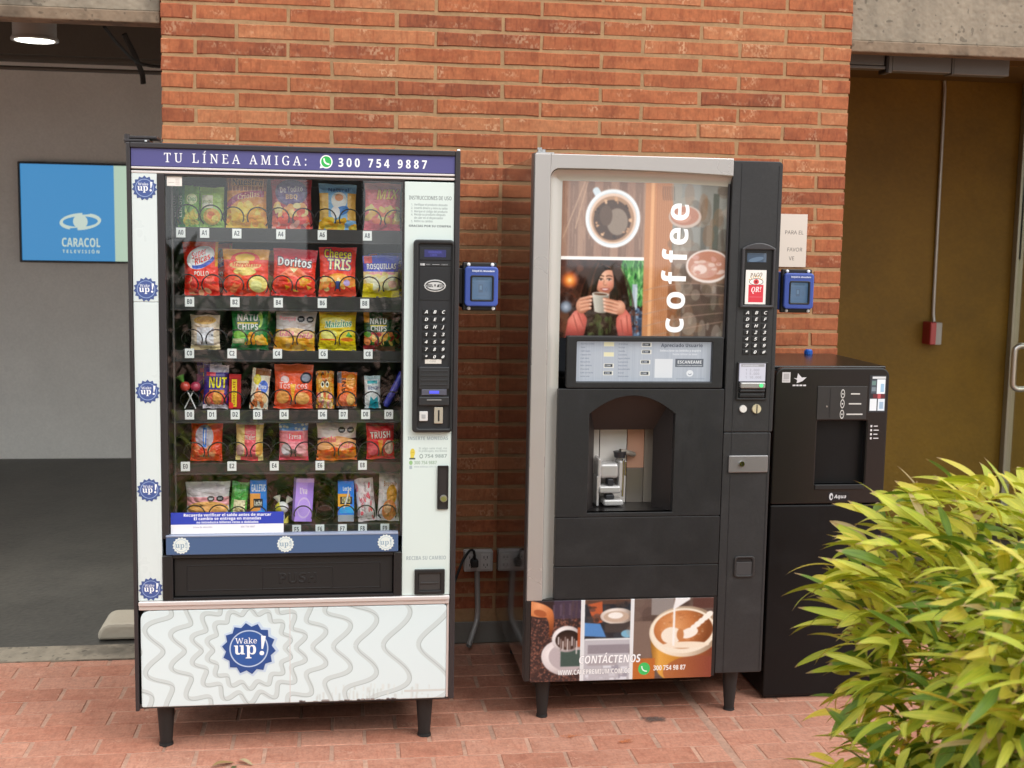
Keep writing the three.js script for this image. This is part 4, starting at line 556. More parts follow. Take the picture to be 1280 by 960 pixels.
function put(g, name, m, label, category, x, y, z, tilt = 0, lean = 0, yaw = 0) {
  const me = new THREE.Mesh(g, m); me.name = numbered(name); me.position.set(x, y, z); me.rotation.set(lean, yaw, tilt); me.castShadow = me.receiveShadow = true; scene.add(me); return tag(me, label, category, 'snacks on the trays of the machine');
}
const bags = [   // key, x, base, width, height, tilt, label
  ['A0', -0.442, 1.588, 0.064, 0.125, 0.0, 'pale green chip bag at slot A0, far left of the top tray'], ['A1', -0.374, 1.588, 0.072, 0.122, 0, 'light green snack bag at slot A1 on the top tray'],
  ['A2', -0.272, 1.588, 0.124, 0.158, 0, 'golden bag with a maroon swoosh and striped brown top at slot A2'], ['A4', -0.138, 1.588, 0.124, 0.15, 0.02, 'red bag with a purple oval at slot A4 on the top tray'],
  ['A6', 0.0, 1.588, 0.116, 0.14, 0, 'blue and yellow chip bag at slot A6 on the top tray'], ['A8', 0.136, 1.588, 0.112, 0.146, -0.02, 'pinkish red mix bag at slot A8, far right of the top tray'],
  ['B0', -0.408, 1.385, 0.106, 0.162, 0.03, 'red chip bag with a tilted white and blue oval at slot B0'], ['B2', -0.275, 1.385, 0.14, 0.141, 0, 'orange red bag with a yellow disc at slot B2'],
  ['B4', -0.13, 1.385, 0.134, 0.143, -0.05, 'red bag of triangular corn chips at slot B4'], ['B6', 0.0, 1.387, 0.115, 0.15, -0.01, 'red orange cheese snack bag with yellow lettering at slot B6'], ['B8', 0.132, 1.385, 0.114, 0.128, 0, 'blue topped bag with a yellow foot at slot B8'],
  ['C0', -0.398, 1.2215, 0.088, 0.105, 0, 'cream coloured cookie pack at slot C0'], ['C2', -0.265, 1.2205, 0.112, 0.126, 0, 'bright green plantain chip bag at slot C2'], ['C4', -0.128, 1.2175, 0.126, 0.128, -0.06, 'grey and amber cake bag with two dark seals at slot C4'],
  ['C6', 0.0, 1.2205, 0.117, 0.128, -0.02, 'plain yellow corn snack bag at slot C6'], ['C8', 0.128, 1.2205, 0.098, 0.12, 0, 'dark green vegetable chip bag at slot C8'],
  ['D1', -0.368, 1.0395, 0.076, 0.135, -0.03, 'purple peanut bag with big yellow letters at slot D1'], ['D3', -0.235, 1.0385, 0.056, 0.125, -0.09, 'white and brown slim wrapper at slot D3'],
  ['D4', -0.134, 1.0385, 0.12, 0.138, -0.02, 'large orange bag with one round dark seal at slot D4'], ['D6', -0.038, 1.0395, 0.056, 0.116, 0, 'narrow gold bag with two round eyes at slot D6'], ['D7', 0.029, 1.0395, 0.062, 0.114, -0.02, 'narrow orange peanut bag with upright dark letters at slot D7'],
  ['D8', 0.108, 1.0405, 0.05, 0.1, 0.02, 'white and teal mint wrapper at slot D8'],
  ['E0', -0.397, 0.877, 0.096, 0.123, -0.03, 'orange wafer bag with a blue stripe at slot E0'], ['E2', -0.268, 0.877, 0.084, 0.123, -0.02, 'cream wrapper with a pink red centre at slot E2'], ['E4', -0.134, 0.877, 0.09, 0.121, 0, 'pink wrapper with a pale blue top at slot E4'],
  ['E6', -0.002, 0.877, 0.126, 0.125, 0, 'grey and orange cake bag with two dark seals at slot E6'], ['E8', 0.133, 0.879, 0.088, 0.118, 0.02, 'bright red candy bag at slot E8'],
  ['F0', -0.395, 0.684, 0.136, 0.128, 0, 'grey and pink cake bag behind the notice sticker'], ['F1', -0.301, 0.684, 0.052, 0.126, -0.1, 'green and cream nougat wrapper on the bottom tray'],
  ['F8', 0.088, 0.682, 0.058, 0.136, 0.10, 'crumpled white and pink wrapper at slot F8'], ['F9', 0.162, 0.682, 0.07, 0.152, -0.05, 'clear bag with a brown cake at slot F9'],
];
for (const [k, x, y, w, h, tilt, label] of bags) put(bagGeo(w, h, Math.min(0.042, w * 0.5), k, artKeys.indexOf(k) * 13 + 5, w > 0.1 ? 0.07 : 0.05), 'snack_bag', foilM, label, 'snack bag', x, y + h / 2 + 0.001, 0.836, tilt, -0.05);
// a second bag waiting behind some of the front ones, seen past their edges
const behind = [['B0', -0.372, 1.385, 0.106, 0.155, 'second red chip bag standing behind the one at slot B0'], ['B2', -0.252, 1.385, 0.138, 0.135, 'second orange bag standing behind the one at slot B2'], ['B8', 0.152, 1.385, 0.112, 0.135, 'second blue topped bag standing behind the one at slot B8'], ['C2', -0.245, 1.2205, 0.112, 0.132, 'second green chip bag standing behind the one at slot C2'], ['D1', -0.392, 1.0395, 0.076, 0.142, 'second purple peanut bag standing behind the one at slot D1'], ['A0', -0.468, 1.588, 0.066, 0.128, 'second green chip bag standing behind the one at slot A0'], ['C8', 0.150, 1.2205, 0.098, 0.126, 'second dark green bag standing behind the one at slot C8']];
for (const [k, x, y, w, h, label] of behind) put(bagGeo(w, h, 0.03, k, artKeys.indexOf(k) * 17 + 8, 0.06), 'snack_bag', foilM, label, 'snack bag', x, y + h / 2 + 0.001, 0.77, 0.03, -0.08);
// cartons
function carton(k, w, h, d, label, x, y, tilt, lean = -0.04, yaw = 0) { const g = toArt(uvBox(plain(box(-w / 2, w / 2, -h / 2, h / 2, -d / 2, d / 2, 0.0015))), k); return put(g, 'carton', boxM, label, 'carton', x, y + h / 2 + 0.001, 0.835, tilt, lean, yaw); }
carton('D2', 0.036, 0.106, 0.018, 'dark red candy carton with an upright yellow strip at slot D2', -0.311, 1.0395, -0.02);
carton('F2', 0.05, 0.132, 0.03, 'blue and orange biscuit carton beside the green wrapper on the bottom tray', -0.242, 0.684, 0);
carton('F4', 0.056, 0.136, 0.035, 'leaning plain lilac carton on the bottom tray', -0.106, 0.685, -0.06, -0.05, 0.25);
{ const c = carton('F7', 0.05, 0.128, 0.034, 'blue milk drink carton with a white straw on its face at slot F7', 0.027, 0.683, 0.0); const s = new THREE.Mesh(tube([[-0.006, -0.02, 0.0195], [0.004, 0.012, 0.0195], [0.009, 0.04, 0.0195]], 0.0024, 12, 8), mat([0.85, 0.85, 0.85], 0.4)); s.name = 'straw'; c.add(s); }
// lollipops with crossed sticks
function lolly(label, x, y, tilt, ball, wrap, z) {
  const t = thing('lollipop', label, 'lollipop', [x, y, z], 'snacks on the trays of the machine'); t.rotation.z = tilt;
  const add = (n, g, m) => { const me = new THREE.Mesh(g, m); me.name = n; me.castShadow = me.receiveShadow = true; t.add(me); };
  const s = new THREE.CylinderGeometry(0.0022, 0.0022, 0.07, 8); s.translate(0, 0.035, 0); add('stick', s, mat([0.8, 0.8, 0.78], 0.5));
  const b = new THREE.SphereGeometry(0.0155, 20, 14); b.translate(0, 0.075, 0); add('candy_ball', b, mat(ball, 0.25, { clearcoat: 0.8 }));
  const w = new THREE.ConeGeometry(0.014, 0.03, 9, 3, true); const p = w.attributes.position; for (let i = 0; i < p.count; i++) { const k = 1 + 0.35 * (hash(i, 3, 41) - 0.5); p.setX(i, p.getX(i) * k); p.setZ(i, p.getZ(i) * k); } w.rotateX(Math.PI); w.translate(0, 0.097, 0); w.computeVertexNormals(); add('wrapper_tuft', w, mat(wrap, 0.35, { side: THREE.DoubleSide }));
}
lolly('red lollipop with a green wrapper tuft at slot D0', -0.428, 1.041, 0.42, [0.62, 0.07, 0.05], [0.12, 0.4, 0.07], 0.846);
lolly('dark pink lollipop with a purple wrapper tuft at slot D0', -0.462, 1.041, -0.46, [0.5, 0.04, 0.10], [0.22, 0.03, 0.16], 0.838);
// blue sweet tube, yellow twist-wrapped sweet
{ const g = mergeGeometries([plain(cyl(0, 0, 0, 0.011, 0.011, 0.085, 18)), plain(cyl(0, 0.054, 0, 0.0135, 0.013, 0.026, 18)), plain(cyl(0, -0.046, 0, 0.009, 0.011, 0.012, 18))]); put(g, 'sweet_tube', mat([0.04, 0.05, 0.42], 0.3, { clearcoat: 0.6 }), 'slanted dark blue sweet tube at slot D9', 'sweet tube', 0.172, 1.094, 0.842, -0.48, 0); }
{ const t = thing('wrapped_sweet', 'small yellow and white twisted sweet beside the lilac carton', 'sweet', [-0.170, 0.728, 0.835], 'snacks on the trays of the machine');
  const add = (n, g, m) => { const me = new THREE.Mesh(g, m); me.name = n; me.castShadow = true; t.add(me); };
  const b = new THREE.SphereGeometry(0.02, 18, 12); b.scale(1, 0.95, 0.9); add('candy', b, mat([0.78, 0.78, 0.74], 0.35)); const y = new THREE.SphereGeometry(0.0195, 16, 10, 0, Math.PI * 2, 0, Math.PI / 2); y.rotateZ(1.9); y.translate(-0.0025, -0.001, 0.0012); add('yellow_side', y, mat([0.72, 0.62, 0.05], 0.35));
  for (const [x, yy, r] of [[0.017, 0.02, -0.6], [-0.012, 0.024, 0.3], [0.014, -0.038, 2.8]]) { const c = new THREE.ConeGeometry(0.012, 0.026, 7, 1, true); c.rotateX(Math.PI); c.rotateZ(r); c.translate(x, yy, 0); add('twist_end', c, mat(yy > 0 ? [0.8, 0.76, 0.6] : [0.72, 0.62, 0.08], 0.35, { side: THREE.DoubleSide })); } 
  add('support_peg', cyl(0.004, -0.03, -0.004, 0.004, 0.004, 0.04, 8), mat([0.7, 0.7, 0.68], 0.5)); }
// print grain of a photograph on a poster
function speckle(g, W, H, k) { const d = g.getImageData(0, 0, W, H), p = d.data; for (let i = 0; i < p.length; i += 4) { const n = (rnd() + rnd() - 1) * k; p[i] += n; p[i + 1] += n; p[i + 2] += n; } g.putImageData(d, 0, 0); }
// ------------------------------------------------------------------ coffee machine
const CZ = 0.834, silverM = mat([0.52, 0.49, 0.47], 0.36, { metalness: 0.45, roughnessMap: smearRough }), silverLightM = mat([0.58, 0.56, 0.52], 0.36, { metalness: 0.35, side: THREE.DoubleSide });
const greyDoorM = mat([0.048, 0.048, 0.051], 0.52, { roughnessMap: smearRough, map: scuffTex, specularIntensity: 0.7 }), columnM = mat([0.074, 0.073, 0.077], 0.48, { roughnessMap: smearRough, map: scuffTex, specularIntensity: 0.8 });
const coffee = thing('coffee_machine', 'dark coffee vending machine with a silver edged poster door', 'vending machine', [1.0, 0, 0.45]);
{
  const m = coffee;
  part(m, 'cabinet', [box(0.606, 1.398, 0.14, 1.828, 0.06, 0.65, 0), box(0.606, 0.62, 0.14, 1.828, 0.6505, 0.775), box(1.384, 1.398, 0.14, 1.828, 0.6505, 0.775), box(0.62, 1.384, 1.81, 1.828, 0.6505, 0.775), box(0.62, 1.384, 0.14, 0.16, 0.6505, 0.775)], mat([0.016, 0.013, 0.012], 0.13, { clearcoat: 0.75, clearcoatRoughness: 0.05 }));
  // door body: backing slab with the arch cut out, silver left and top
  part(m, 'door_edge', [box(0.604, 0.6065, 0.14, 1.84, 0.78, 0.828), box(0.6065, 1.245, 0.14, 0.146, 0.78, 0.825), box(0.6065, 1.245, 1.83, 1.838, 0.78, 0.826)], mat([0.10, 0.09, 0.09], 0.35));
  part(m, 'left_post', extrude(rrectShape(0.6068, 0.657, 0.41, 1.8385, [0.004, 0, 0, 0.005]), 0.785, CZ, 0.0025), silverM);
  const top = new THREE.Shape(); top.moveTo(0.6572, 1.8385); top.lineTo(0.6572, 1.765); top.absarc(0.6572 + 0.028, 1.765, 0.028, Math.PI, Math.PI / 2, true); top.quadraticCurveTo(0.95, 1.797, 1.246, 1.783); top.lineTo(1.246, 1.8385);
  part(m, 'top_rail', extrude(top, 0.785, CZ, 0.0025, 2, 14), silverM);
  // the hollow cove between rail and poster
  { const path = []; for (let i = 0; i <= 12; i++) path.push([0.6575, lerp(0.41, 1.762, i / 12), 1, 0]); for (let i = 1; i <= 10; i++) { const a = Math.PI - (i / 10) * Math.PI / 2; path.push([0.6855 + 0.028 * Math.cos(a), 1.763 + 0.028 * Math.sin(a), -Math.cos(a), -Math.sin(a)]); } for (let i = 1; i <= 12; i++) { const x = lerp(0.6855, 1.246, i / 12), q = (x - 0.6855) / 0.5605; path.push([x, 1.791 + 0.010 * q * (1 - q) * 2 - 0.008 * q, 0, -1]); }
    const pos = [], idx = [], NS = 10; path.forEach(([x, y, nx, ny]) => { for (let s = 0; s <= NS; s++) { const a = (s / NS) * Math.PI / 2, d = 0.043 * (1 - Math.cos(a)) , z = CZ - 0.002 - 0.030 * Math.sin(a); pos.push(x + nx * d, y + ny * d, z); } });
    for (let i = 0; i < path.length - 1; i++) for (let s = 0; s < NS; s++) { const a = i * (NS + 1) + s, b = a + NS + 1; idx.push(a, a + 1, b, b, a + 1, b + 1); }
    const g = new THREE.BufferGeometry(); g.setAttribute('position', new THREE.Float32BufferAttribute(pos, 3)); g.setIndex(idx); g.computeVertexNormals(); part(m, 'cove', g, silverLightM); }
  // poster under its clear sheet
  const poster = canvasTex(1120, 1000, (out, W, H) => {
    const soft = document.createElement('canvas'); soft.width = W; soft.height = H; const g = soft.getContext('2d');
    // planks
    F(g, '#8d6f5f', 0, 0, W, H); for (let i = 0; i < 11; i++) { F(g, ['#9a7866', '#86695a', '#a3826e', '#7d6052'][i % 4], i * 54, 0, 51, H * 0.48); for (let k = 0; k < 26; k++) F(g, ['#7a5d4f', '#a88a78'][k % 2], i * 54 + rr(2, 46), rr(0, 400), rr(1, 3), rr(30, 160)); }
    g.strokeStyle = '#c9a68c'; g.lineWidth = 5; for (const [a, b, c, d] of [[10, 360, 150, 0], [90, 300, 168, 0]]) { g.beginPath(); g.moveTo(a, b); g.lineTo(c, d); g.stroke(); }
    // cup from above
    g.save(); g.translate(338, 232); g.fillStyle = '#cfdde6'; g.save(); g.rotate(-2.15); g.beginPath(); g.roundRect(150, -24, 80, 46, 20); g.fill(); g.restore();
    E_(g, '#e9f0f4', 0, 0, 182, 186); E_(g, '#cdd8df', 0, 0, 164, 168); E_(g, '#e0c4b0', 0, 0, 156, 160); E_(g, '#a88468', 0, 4, 142, 146); E_(g, '#4a3428', -4, 10, 124, 128); E_(g, '#8a7a6c', 30, 20, 70, 86); E_(g, '#5c4638', -46, -18, 42, 66);
    for (let i = 0; i < 30; i++) E_(g, ['#d8b08c', '#c89a74', '#3a261c'][i % 3], 118 * Math.cos(i * 0.7) + rr(-14, 14), 118 * Math.sin(i * 0.7) + rr(-14, 14), rr(4, 12), rr(4, 10)); g.restore();
    // woman with a cup, in front of a softly lit room
    const RG = (x, y, r0, r1, stops) => { const q = g.createRadialGradient(x, y, r0, x, y, r1); stops.forEach(([t, c]) => q.addColorStop(t, c)); return q; };
    g.save(); g.beginPath(); g.rect(0, 490, 570, 510); g.clip();
    F(g, '#2e1a17', 0, 490, 570, 510); for (let i = 0; i < 70; i++) { g.globalAlpha = 0.35; E_(g, ['#5a3328', '#3f241e', '#6f3f2a', '#241412', '#7a4a36'][i % 5], rr(0, 420), rr(490, 1000), rr(20, 70), rr(16, 60)); } g.globalAlpha = 1;
    g.fillStyle = RG(62, 628, 2, 70, [[0, '#ffd9a0'], [0.25, '#f09a48'], [0.6, '#a8522a'], [1, 'rgba(90,51,40,0)']]); g.fillRect(0, 550, 150, 150); g.fillStyle = RG(40, 800, 4, 50, [[0, '#a9b4c4'], [0.6, '#66707f'], [1, 'rgba(70,60,60,0)']]); g.fillRect(0, 740, 110, 120);
    F(g, '#2c5234', 410, 490, 160, 300); for (let i = 0; i < 260; i++) { g.globalAlpha = 0.75; E_(g, ['#3f8a42', '#5aa852', '#1f4a2a', '#7ac070', '#a8dc90', '#2c6c38'][i % 6], rr(405, 565), rr(490, 770), rr(2, 9), rr(12, 48), rr(-0.5, 0.5)); } g.globalAlpha = 1; F(g, '#a9b8c4', 480, 650, 34, 190); F(g, '#c4d0da', 500, 670, 16, 150); F(g, '#3c4a60', 476, 820, 94, 180); for (let i = 0; i < 40; i++) E_(g, ['#59708e', '#2a3548', '#8094ac', '#6a4a44'][i % 4], rr(470, 565), rr(800, 1000), rr(5, 16), rr(5, 20));
    g.fillStyle = '#1d110f'; g.beginPath(); g.moveTo(140, 1000); g.bezierCurveTo(120, 760, 150, 510, 290, 500); g.bezierCurveTo(430, 506, 480, 720, 466, 1000); g.fill();
    for (let i = 0; i < 150; i++) { const x = rr(160, 450), o = (x - 300) * 0.35; g.strokeStyle = ['#2d1b16', '#44291f', '#170d0b', '#5e3b2a'][i % 4]; g.globalAlpha = 0.55; g.lineWidth = rr(2, 5); g.beginPath(); g.moveTo(300 + (x - 300) * 0.55, rr(505, 545)); g.bezierCurveTo(x + o * 0.4, 640, x + o, 760, x + o * 1.2, rr(820, 1000)); g.stroke(); } g.globalAlpha = 1;
    F(g, '#b5765e', 268, 690, 60, 60);
    g.fillStyle = RG(276, 600, 10, 130, [[0, '#eebfa4'], [0.45, '#d79c82'], [0.8, '#a86a52'], [1, '#7a4636']]); g.beginPath(); g.ellipse(296, 626, 66, 92, 0.03, 0, 7); g.fill();
    g.fillStyle = RG(262, 648, 2, 34, [[0, 'rgba(226,140,118,0.75)'], [1, 'rgba(226,140,118,0)']]); g.fillRect(220, 610, 80, 80); g.fillStyle = RG(330, 650, 2, 30, [[0, 'rgba(216,130,110,0.7)'], [1, 'rgba(216,130,110,0)']]); g.fillRect(296, 616, 70, 70);
    for (const x of [268, 324]) { g.fillStyle = '#efe0d6'; g.beginPath(); g.ellipse(x, 622, 14, 6.5, 0, 0, 7); g.fill(); E_(g, '#2a1711', x, 622, 7, 6.5); E_(g, '#fff6f0', x - 2, 620, 2, 2); g.strokeStyle = '#2a1711'; g.lineWidth = 5; g.beginPath(); g.moveTo(x - 18, 619); g.quadraticCurveTo(x, 610, x + 17, 621); g.stroke(); g.lineWidth = 6; g.strokeStyle = '#3a2018'; g.beginPath(); g.moveTo(x - 22, 602); g.quadraticCurveTo(x, 592, x + 21, 603); g.stroke(); }
    g.strokeStyle = '#9a5f4a'; g.lineWidth = 4; g.beginPath(); g.moveTo(292, 626); g.quadraticCurveTo(284, 650, 288, 656); g.quadraticCurveTo(298, 662, 308, 655); g.stroke(); g.fillStyle = '#8a2f30'; g.beginPath(); g.moveTo(266, 680); g.quadraticCurveTo(298, 672, 330, 680); g.quadraticCurveTo(298, 712, 266, 680); g.fill(); g.fillStyle = '#f6ece6'; g.beginPath(); g.moveTo(272, 682); g.quadraticCurveTo(298, 678, 324, 682); g.quadraticCurveTo(298, 698, 272, 682); g.fill();
    g.fillStyle = '#1d110f'; g.beginPath(); g.moveTo(222, 640); g.bezierCurveTo(214, 520, 300, 512, 350, 566); g.bezierCurveTo(310, 548, 254, 556, 240, 700); g.fill(); g.beginPath(); g.moveTo(350, 560); g.bezierCurveTo(376, 600, 372, 690, 362, 740); g.lineTo(352, 700); g.bezierCurveTo(360, 650, 356, 600, 340, 556); g.fill();
    const cloth = (pts, x, y) => { g.fillStyle = RG(x, y, 6, 130, [[0, '#e28a7a'], [0.5, '#c25f54'], [1, '#7c3430']]); g.beginPath(); pts.forEach(([a, b], i) => i ? g.lineTo(a, b) : g.moveTo(a, b)); g.fill(); }; cloth([[36, 1000], [56, 880], [96, 826], [140, 812], [186, 880], [160, 1000]], 100, 870); cloth([[396, 1000], [368, 884], [430, 800], [474, 850], [494, 1000]], 436, 880); g.strokeStyle = '#8f443c'; g.lineWidth = 5; for (const [a, b, c, d] of [[90, 850, 130, 980], [120, 836, 160, 930], [410, 880, 430, 1000], [446, 850, 460, 960]]) { g.beginPath(); g.moveTo(a, b); g.lineTo(c, d); g.stroke(); }
    F(g, '#2f231c', 182, 830, 196, 170); for (let i = 0; i < 40; i++) { g.globalAlpha = 0.5; E_(g, ['#4a5a34', '#3a2e22', '#5c6a3c', '#241a14'][i % 4], rr(190, 370), rr(840, 1000), rr(6, 22), rr(10, 40)); } g.globalAlpha = 1;
    { const q = g.createLinearGradient(214, 0, 324, 0); q.addColorStop(0, '#d2cfc4'); q.addColorStop(0.5, '#a9a69b'); q.addColorStop(1, '#77746c'); g.fillStyle = q; g.beginPath(); g.moveTo(212, 712); g.lineTo(326, 720); g.lineTo(312, 834); g.quadraticCurveTo(270, 846, 230, 828); g.fill(); E_(g, '#d6d3c8', 269, 716, 57, 12, 0.06); E_(g, '#5a3c2c', 269, 717, 47, 7, 0.06); }
    const finger = (x, y, r, l) => { g.save(); g.translate(x, y); g.rotate(r); const q = g.createLinearGradient(0, -11, 0, 12); q.addColorStop(0, '#eab89c'); q.addColorStop(0.6, '#cf9278'); q.addColorStop(1, '#8f563f'); g.fillStyle = q; g.beginPath(); g.roundRect(-l * 0.55, -11, l, 21, 10); g.fill(); g.fillStyle = '#f2cdb8'; g.beginPath(); g.ellipse(l * 0.36 * Math.sign(l), -2, 8, 5, 0, 0, 7); g.fill(); g.restore(); };
    g.fillStyle = RG(140, 780, 6, 66, [[0, '#dfa88c'], [0.7, '#bd7f66'], [1, '#8f563f']]); g.beginPath(); g.ellipse(148, 792, 42, 50, 0, 0, 7); g.fill(); g.fillStyle = RG(400, 790, 6, 66, [[0, '#dfa88c'], [0.7, '#bd7f66'], [1, '#8f563f']]); g.beginPath(); g.ellipse(394, 802, 44, 48, 0, 0, 7); g.fill();
    for (let i = 0; i < 4; i++) { finger(176, 742 + i * 24, -0.25, 92 - i * 5); finger(334, 756 + i * 23, 0.22 + 3.14159, 114 - i * 6); }
    g.restore();
    // right side: latte cups over a counter
    F(g, '#8f8378', 570, 0, 550, H); F(g, '#c08458', 552, 0, 76, H); F(g, '#e0a878', 590, 0, 22, H); F(g, '#b27a54', 628, 0, 110, H); for (let i = 0; i < 14; i++) F(g, ['#a86f4c', '#c48e66'][i % 2], 632 + i * 7.4, 0, 3, H);
    F(g, '#8a8a84', 740, 0, 380, 430); F(g, '#5c6058', 1010, 60, 40, 380); F(g, '#6f6f6a', 930, 240, 40, 200); F(g, '#7a5f50', 740, 430, 380, 210); F(g, '#5a4a42', 740, 640, 380, 360); F(g, '#8a5838', 720, 620, 90, 380);
    g.globalAlpha = 0.4; for (let i = 0; i < 80; i++) E_(g, ['#a49a8c', '#6a5a4c', '#8a6a50', '#4c4038', '#b0a498'][i % 5], rr(740, 1120), rr(0, 1000), rr(10, 60), rr(20, 90)); g.globalAlpha = 1; E_(g, '#c4b0a4', 822, 212, 110, 72); E_(g, '#b07a64', 818, 206, 96, 60); E_(g, '#c99680', 800, 216, 60, 34);
    E_(g, '#e8dcd6', 990, 528, 152, 108); E_(g, '#b9826c', 990, 524, 138, 94); E_(g, '#caa090', 960, 550, 92, 56); E_(g, '#e8d4cc', 936, 548, 46, 30); for (let i = 0; i < 24; i++) E_(g, ['#dcc0b4', '#c8978a'][i % 2], rr(880, 1090), rr(470, 590), rr(8, 26), rr(5, 14));
    g.strokeStyle = '#a98c7c'; g.lineWidth = 4; for (let i = 0; i < 5; i++) { g.beginPath(); g.moveTo(560, 690 + i * 78); g.quadraticCurveTo(820, 610 + i * 80, 1120, 660 + i * 56); g.stroke(); }
    F(g, '#f6f2ee', 0, 477, 552, 19);
    g.strokeStyle = '#4a3a34'; g.lineWidth = 3; for (let i = 0; i < 6; i++) { g.beginPath(); g.moveTo(672 + i * 14, 20); g.quadraticCurveTo(664 + i * 16, 60, 676 + i * 14, 110); g.stroke(); }
    out.filter = 'blur(3.5px)'; out.drawImage(soft, 0, 0); out.filter = 'none'; speckle(out, W, H, 18);
    { const g = out; g.save(); g.fillStyle = '#ffffff'; g.textAlign = 'center'; g.font = 'bold 222px sans-serif'; [...'coffee'].forEach((c, i) => { g.save(); g.translate([834, 838, 841, 843, 846, 848][i], [916, 752, 607, 468, 338, 182][i]); g.rotate(-Math.PI / 2 + 0.012); g.fillText(c, 0, 0); g.restore(); }); g.restore(); F(g, '#f6f2ee', 0, 477, 552, 19); }
  });
  part(m, 'poster', plate(0.7005, 1.246, 1.262, 1.7575, 0.795, 0.803), mat([1, 1, 1], 0.04, { map: poster, clearcoat: 1, clearcoatRoughness: 0.02, ior: 1.55 }));
  part(m, 'poster_trim', box(1.2385, 1.2445, 1.262, 1.76, 0.80, 0.812, 0.002), trimM);
  // menu housing
  const mh = part(m, 'menu_housing', frame(0.722, 1.236, 1.103, 1.270, 0.80, 0.829, [0.032, 0.036, 0.020, 0.017], 0.006, 0.004, 0.003), greyDoorM);
  const menu = canvasTex(1024, 300, (g, W, H) => {
    F(g, '#bfc6d2', 0, 0, W, H); for (let i = 0; i < 90; i++) F(g, i % 2 ? '#c8ceda' : '#b8bfcc', rr(0, W), 0, rr(1, 4), H);
    const w = (t, x, y, f = '15px sans-serif', c = '#70788a') => { g.font = f; g.fillStyle = c; g.fillText(t, x, y); };
    ['Espresso doble', 'Tinto', 'Café negro', 'Cappuccino', 'Café latte', 'Mocachino', 'Milo caliente', 'Chocolate', 'Café con leche', 'Leche sola'].forEach((t, i) => w(t, 34, 24 + i * 27));
    ['Aromática', 'Té chai', 'Vainilla', 'Caramelo', 'Agua caliente', 'Campesino', 'Macchiato', 'Descafeinado', 'Azúcar', 'Edulcorante'].forEach((t, i) => w(t.replace('Milo', 'Malta'), 318, 24 + i * 27));
    for (const [x, y, lit] of [[208, 8, 1], [208, 84, 1], [210, 168, 0], [206, 224, 0], [492, 10, 0], [492, 64, 0], [486, 140, 0], [484, 226, 0]]) { F(g, '#f4f2ea', x, y - 2, 76, 32); if (lit) F(g, '#f6efc8', x, y - 2, 76, 30); else { F(g, '#4d525c', x + 6, y + 2, 60, 22); w('2.500', x + 12, y + 19, 'bold 16px sans-serif', '#d8dde6'); } }
    w('Apreciado Usuario', 640, 40, 'bold 36px sans-serif', '#5a6070'); w('Seleccione su bebida y espere', 632, 74, 'bold 22px sans-serif', '#eef2f8'); w('hasta retirar su vaso', 730, 100, 'bold 19px sans-serif', '#e6eaf2');
    F(g, '#eceff4', 596, 130, 136, 142); F(g, '#6a707c', 752, 128, 216, 62); w('ESCANEAME', 768, 164, 'bold 32px sans-serif', '#f2f4f8'); w('Y CONOCE NUESTRAS PROMOCIONES', 764, 183, 'bold 11px sans-serif', '#e0e4ea'); E_(g, '#f2f5fa', 866, 238, 27, 25); g.strokeStyle = '#8b93a4'; g.lineWidth = 5; g.beginPath(); g.arc(866, 236, 12, 0.3, 2.8); g.stroke(); F(g, '#8a92a2', 760, 278, 220, 3);
  });
  part(mh, 'menu_display', plate(0.7545, 1.1995, 1.1235, 1.2525, 0.803, 0.812), mat([0.5, 0.5, 0.5], 0.25, { map: menu, clearcoat: 0.6, clearcoatRoughness: 0.05, emissive: 0xffffff, emissiveMap: menu, emissiveIntensity: 0.22 }));
  // lower door with the cup arch
  const arch = (S, i = 0) => { const s = new S(), x0 = 0.800 + i, x1 = 1.083 - i, y0 = 0.697 + i, y1 = 1.020; s.moveTo(x0, y0); s.lineTo(x1, y0); s.lineTo(x1, y1); s.quadraticCurveTo(0.9415, 1.138 - i, x0, y1); return s; };
  const lower = (y0, y1, hole) => { const s = rrectShape(0.6975, 1.2445, y0, y1, 0.004); if (hole) s.holes.push(arch(THREE.Path)); return extrude(s, 0.80, 0.828, 0.0015, 2, 14); };
  part(m, 'door_panel', lower(0.6835, 1.1005, true), greyDoorM); part(m, 'door_panel', lower(0.5215, 0.6815, false), greyDoorM); part(m, 'door_panel', lower(0.412, 0.5195, false), greyDoorM);
  const st = part(m, 'cup_station', [box(0.775, 0.80, 0.68, 1.10, 0.66, 0.802), box(1.083, 1.11, 0.68, 1.10, 0.66, 0.802), box(0.80, 1.083, 1.075, 1.10, 0.66, 0.802), box(0.775, 1.11, 0.672, 0.697, 0.66, 0.826, 0.002)], mat([0.012, 0.010, 0.010], 0.35));
  // tapering hood and right cheek that frame the inner opening
  { const tri = (...p) => { const g = new THREE.BufferGeometry(); g.setAttribute('position', new THREE.Float32BufferAttribute(p.flat(), 3)); g.computeVertexNormals(); return uvMetres(g); };
    const q = (a, b, c, d) => [a, b, c, a, c, d].flat(), zi = 0.735, zo = 0.801, l = 0.836, r = 1.035, t = 0.955;
    part(st, 'inner_hood', tri(...[q([0.80, 0.697, zo], [l, 0.697, zi], [l, t, zi], [0.80, 1.075, zo]), q([l, t, zi], [r, t, zi], [1.083, 1.075, zo], [0.80, 1.075, zo]), q([r, 0.697, zi], [1.083, 0.697, zo], [1.083, 1.075, zo], [r, t, zi])].flat().reduce((a, v, i) => { (i % 3 ? a[a.length - 1] : (a.push([]), a[a.length - 1])).push(v); return a; }, [])), mat([0.022, 0.017, 0.016], 0.4, { side: THREE.DoubleSide })); }
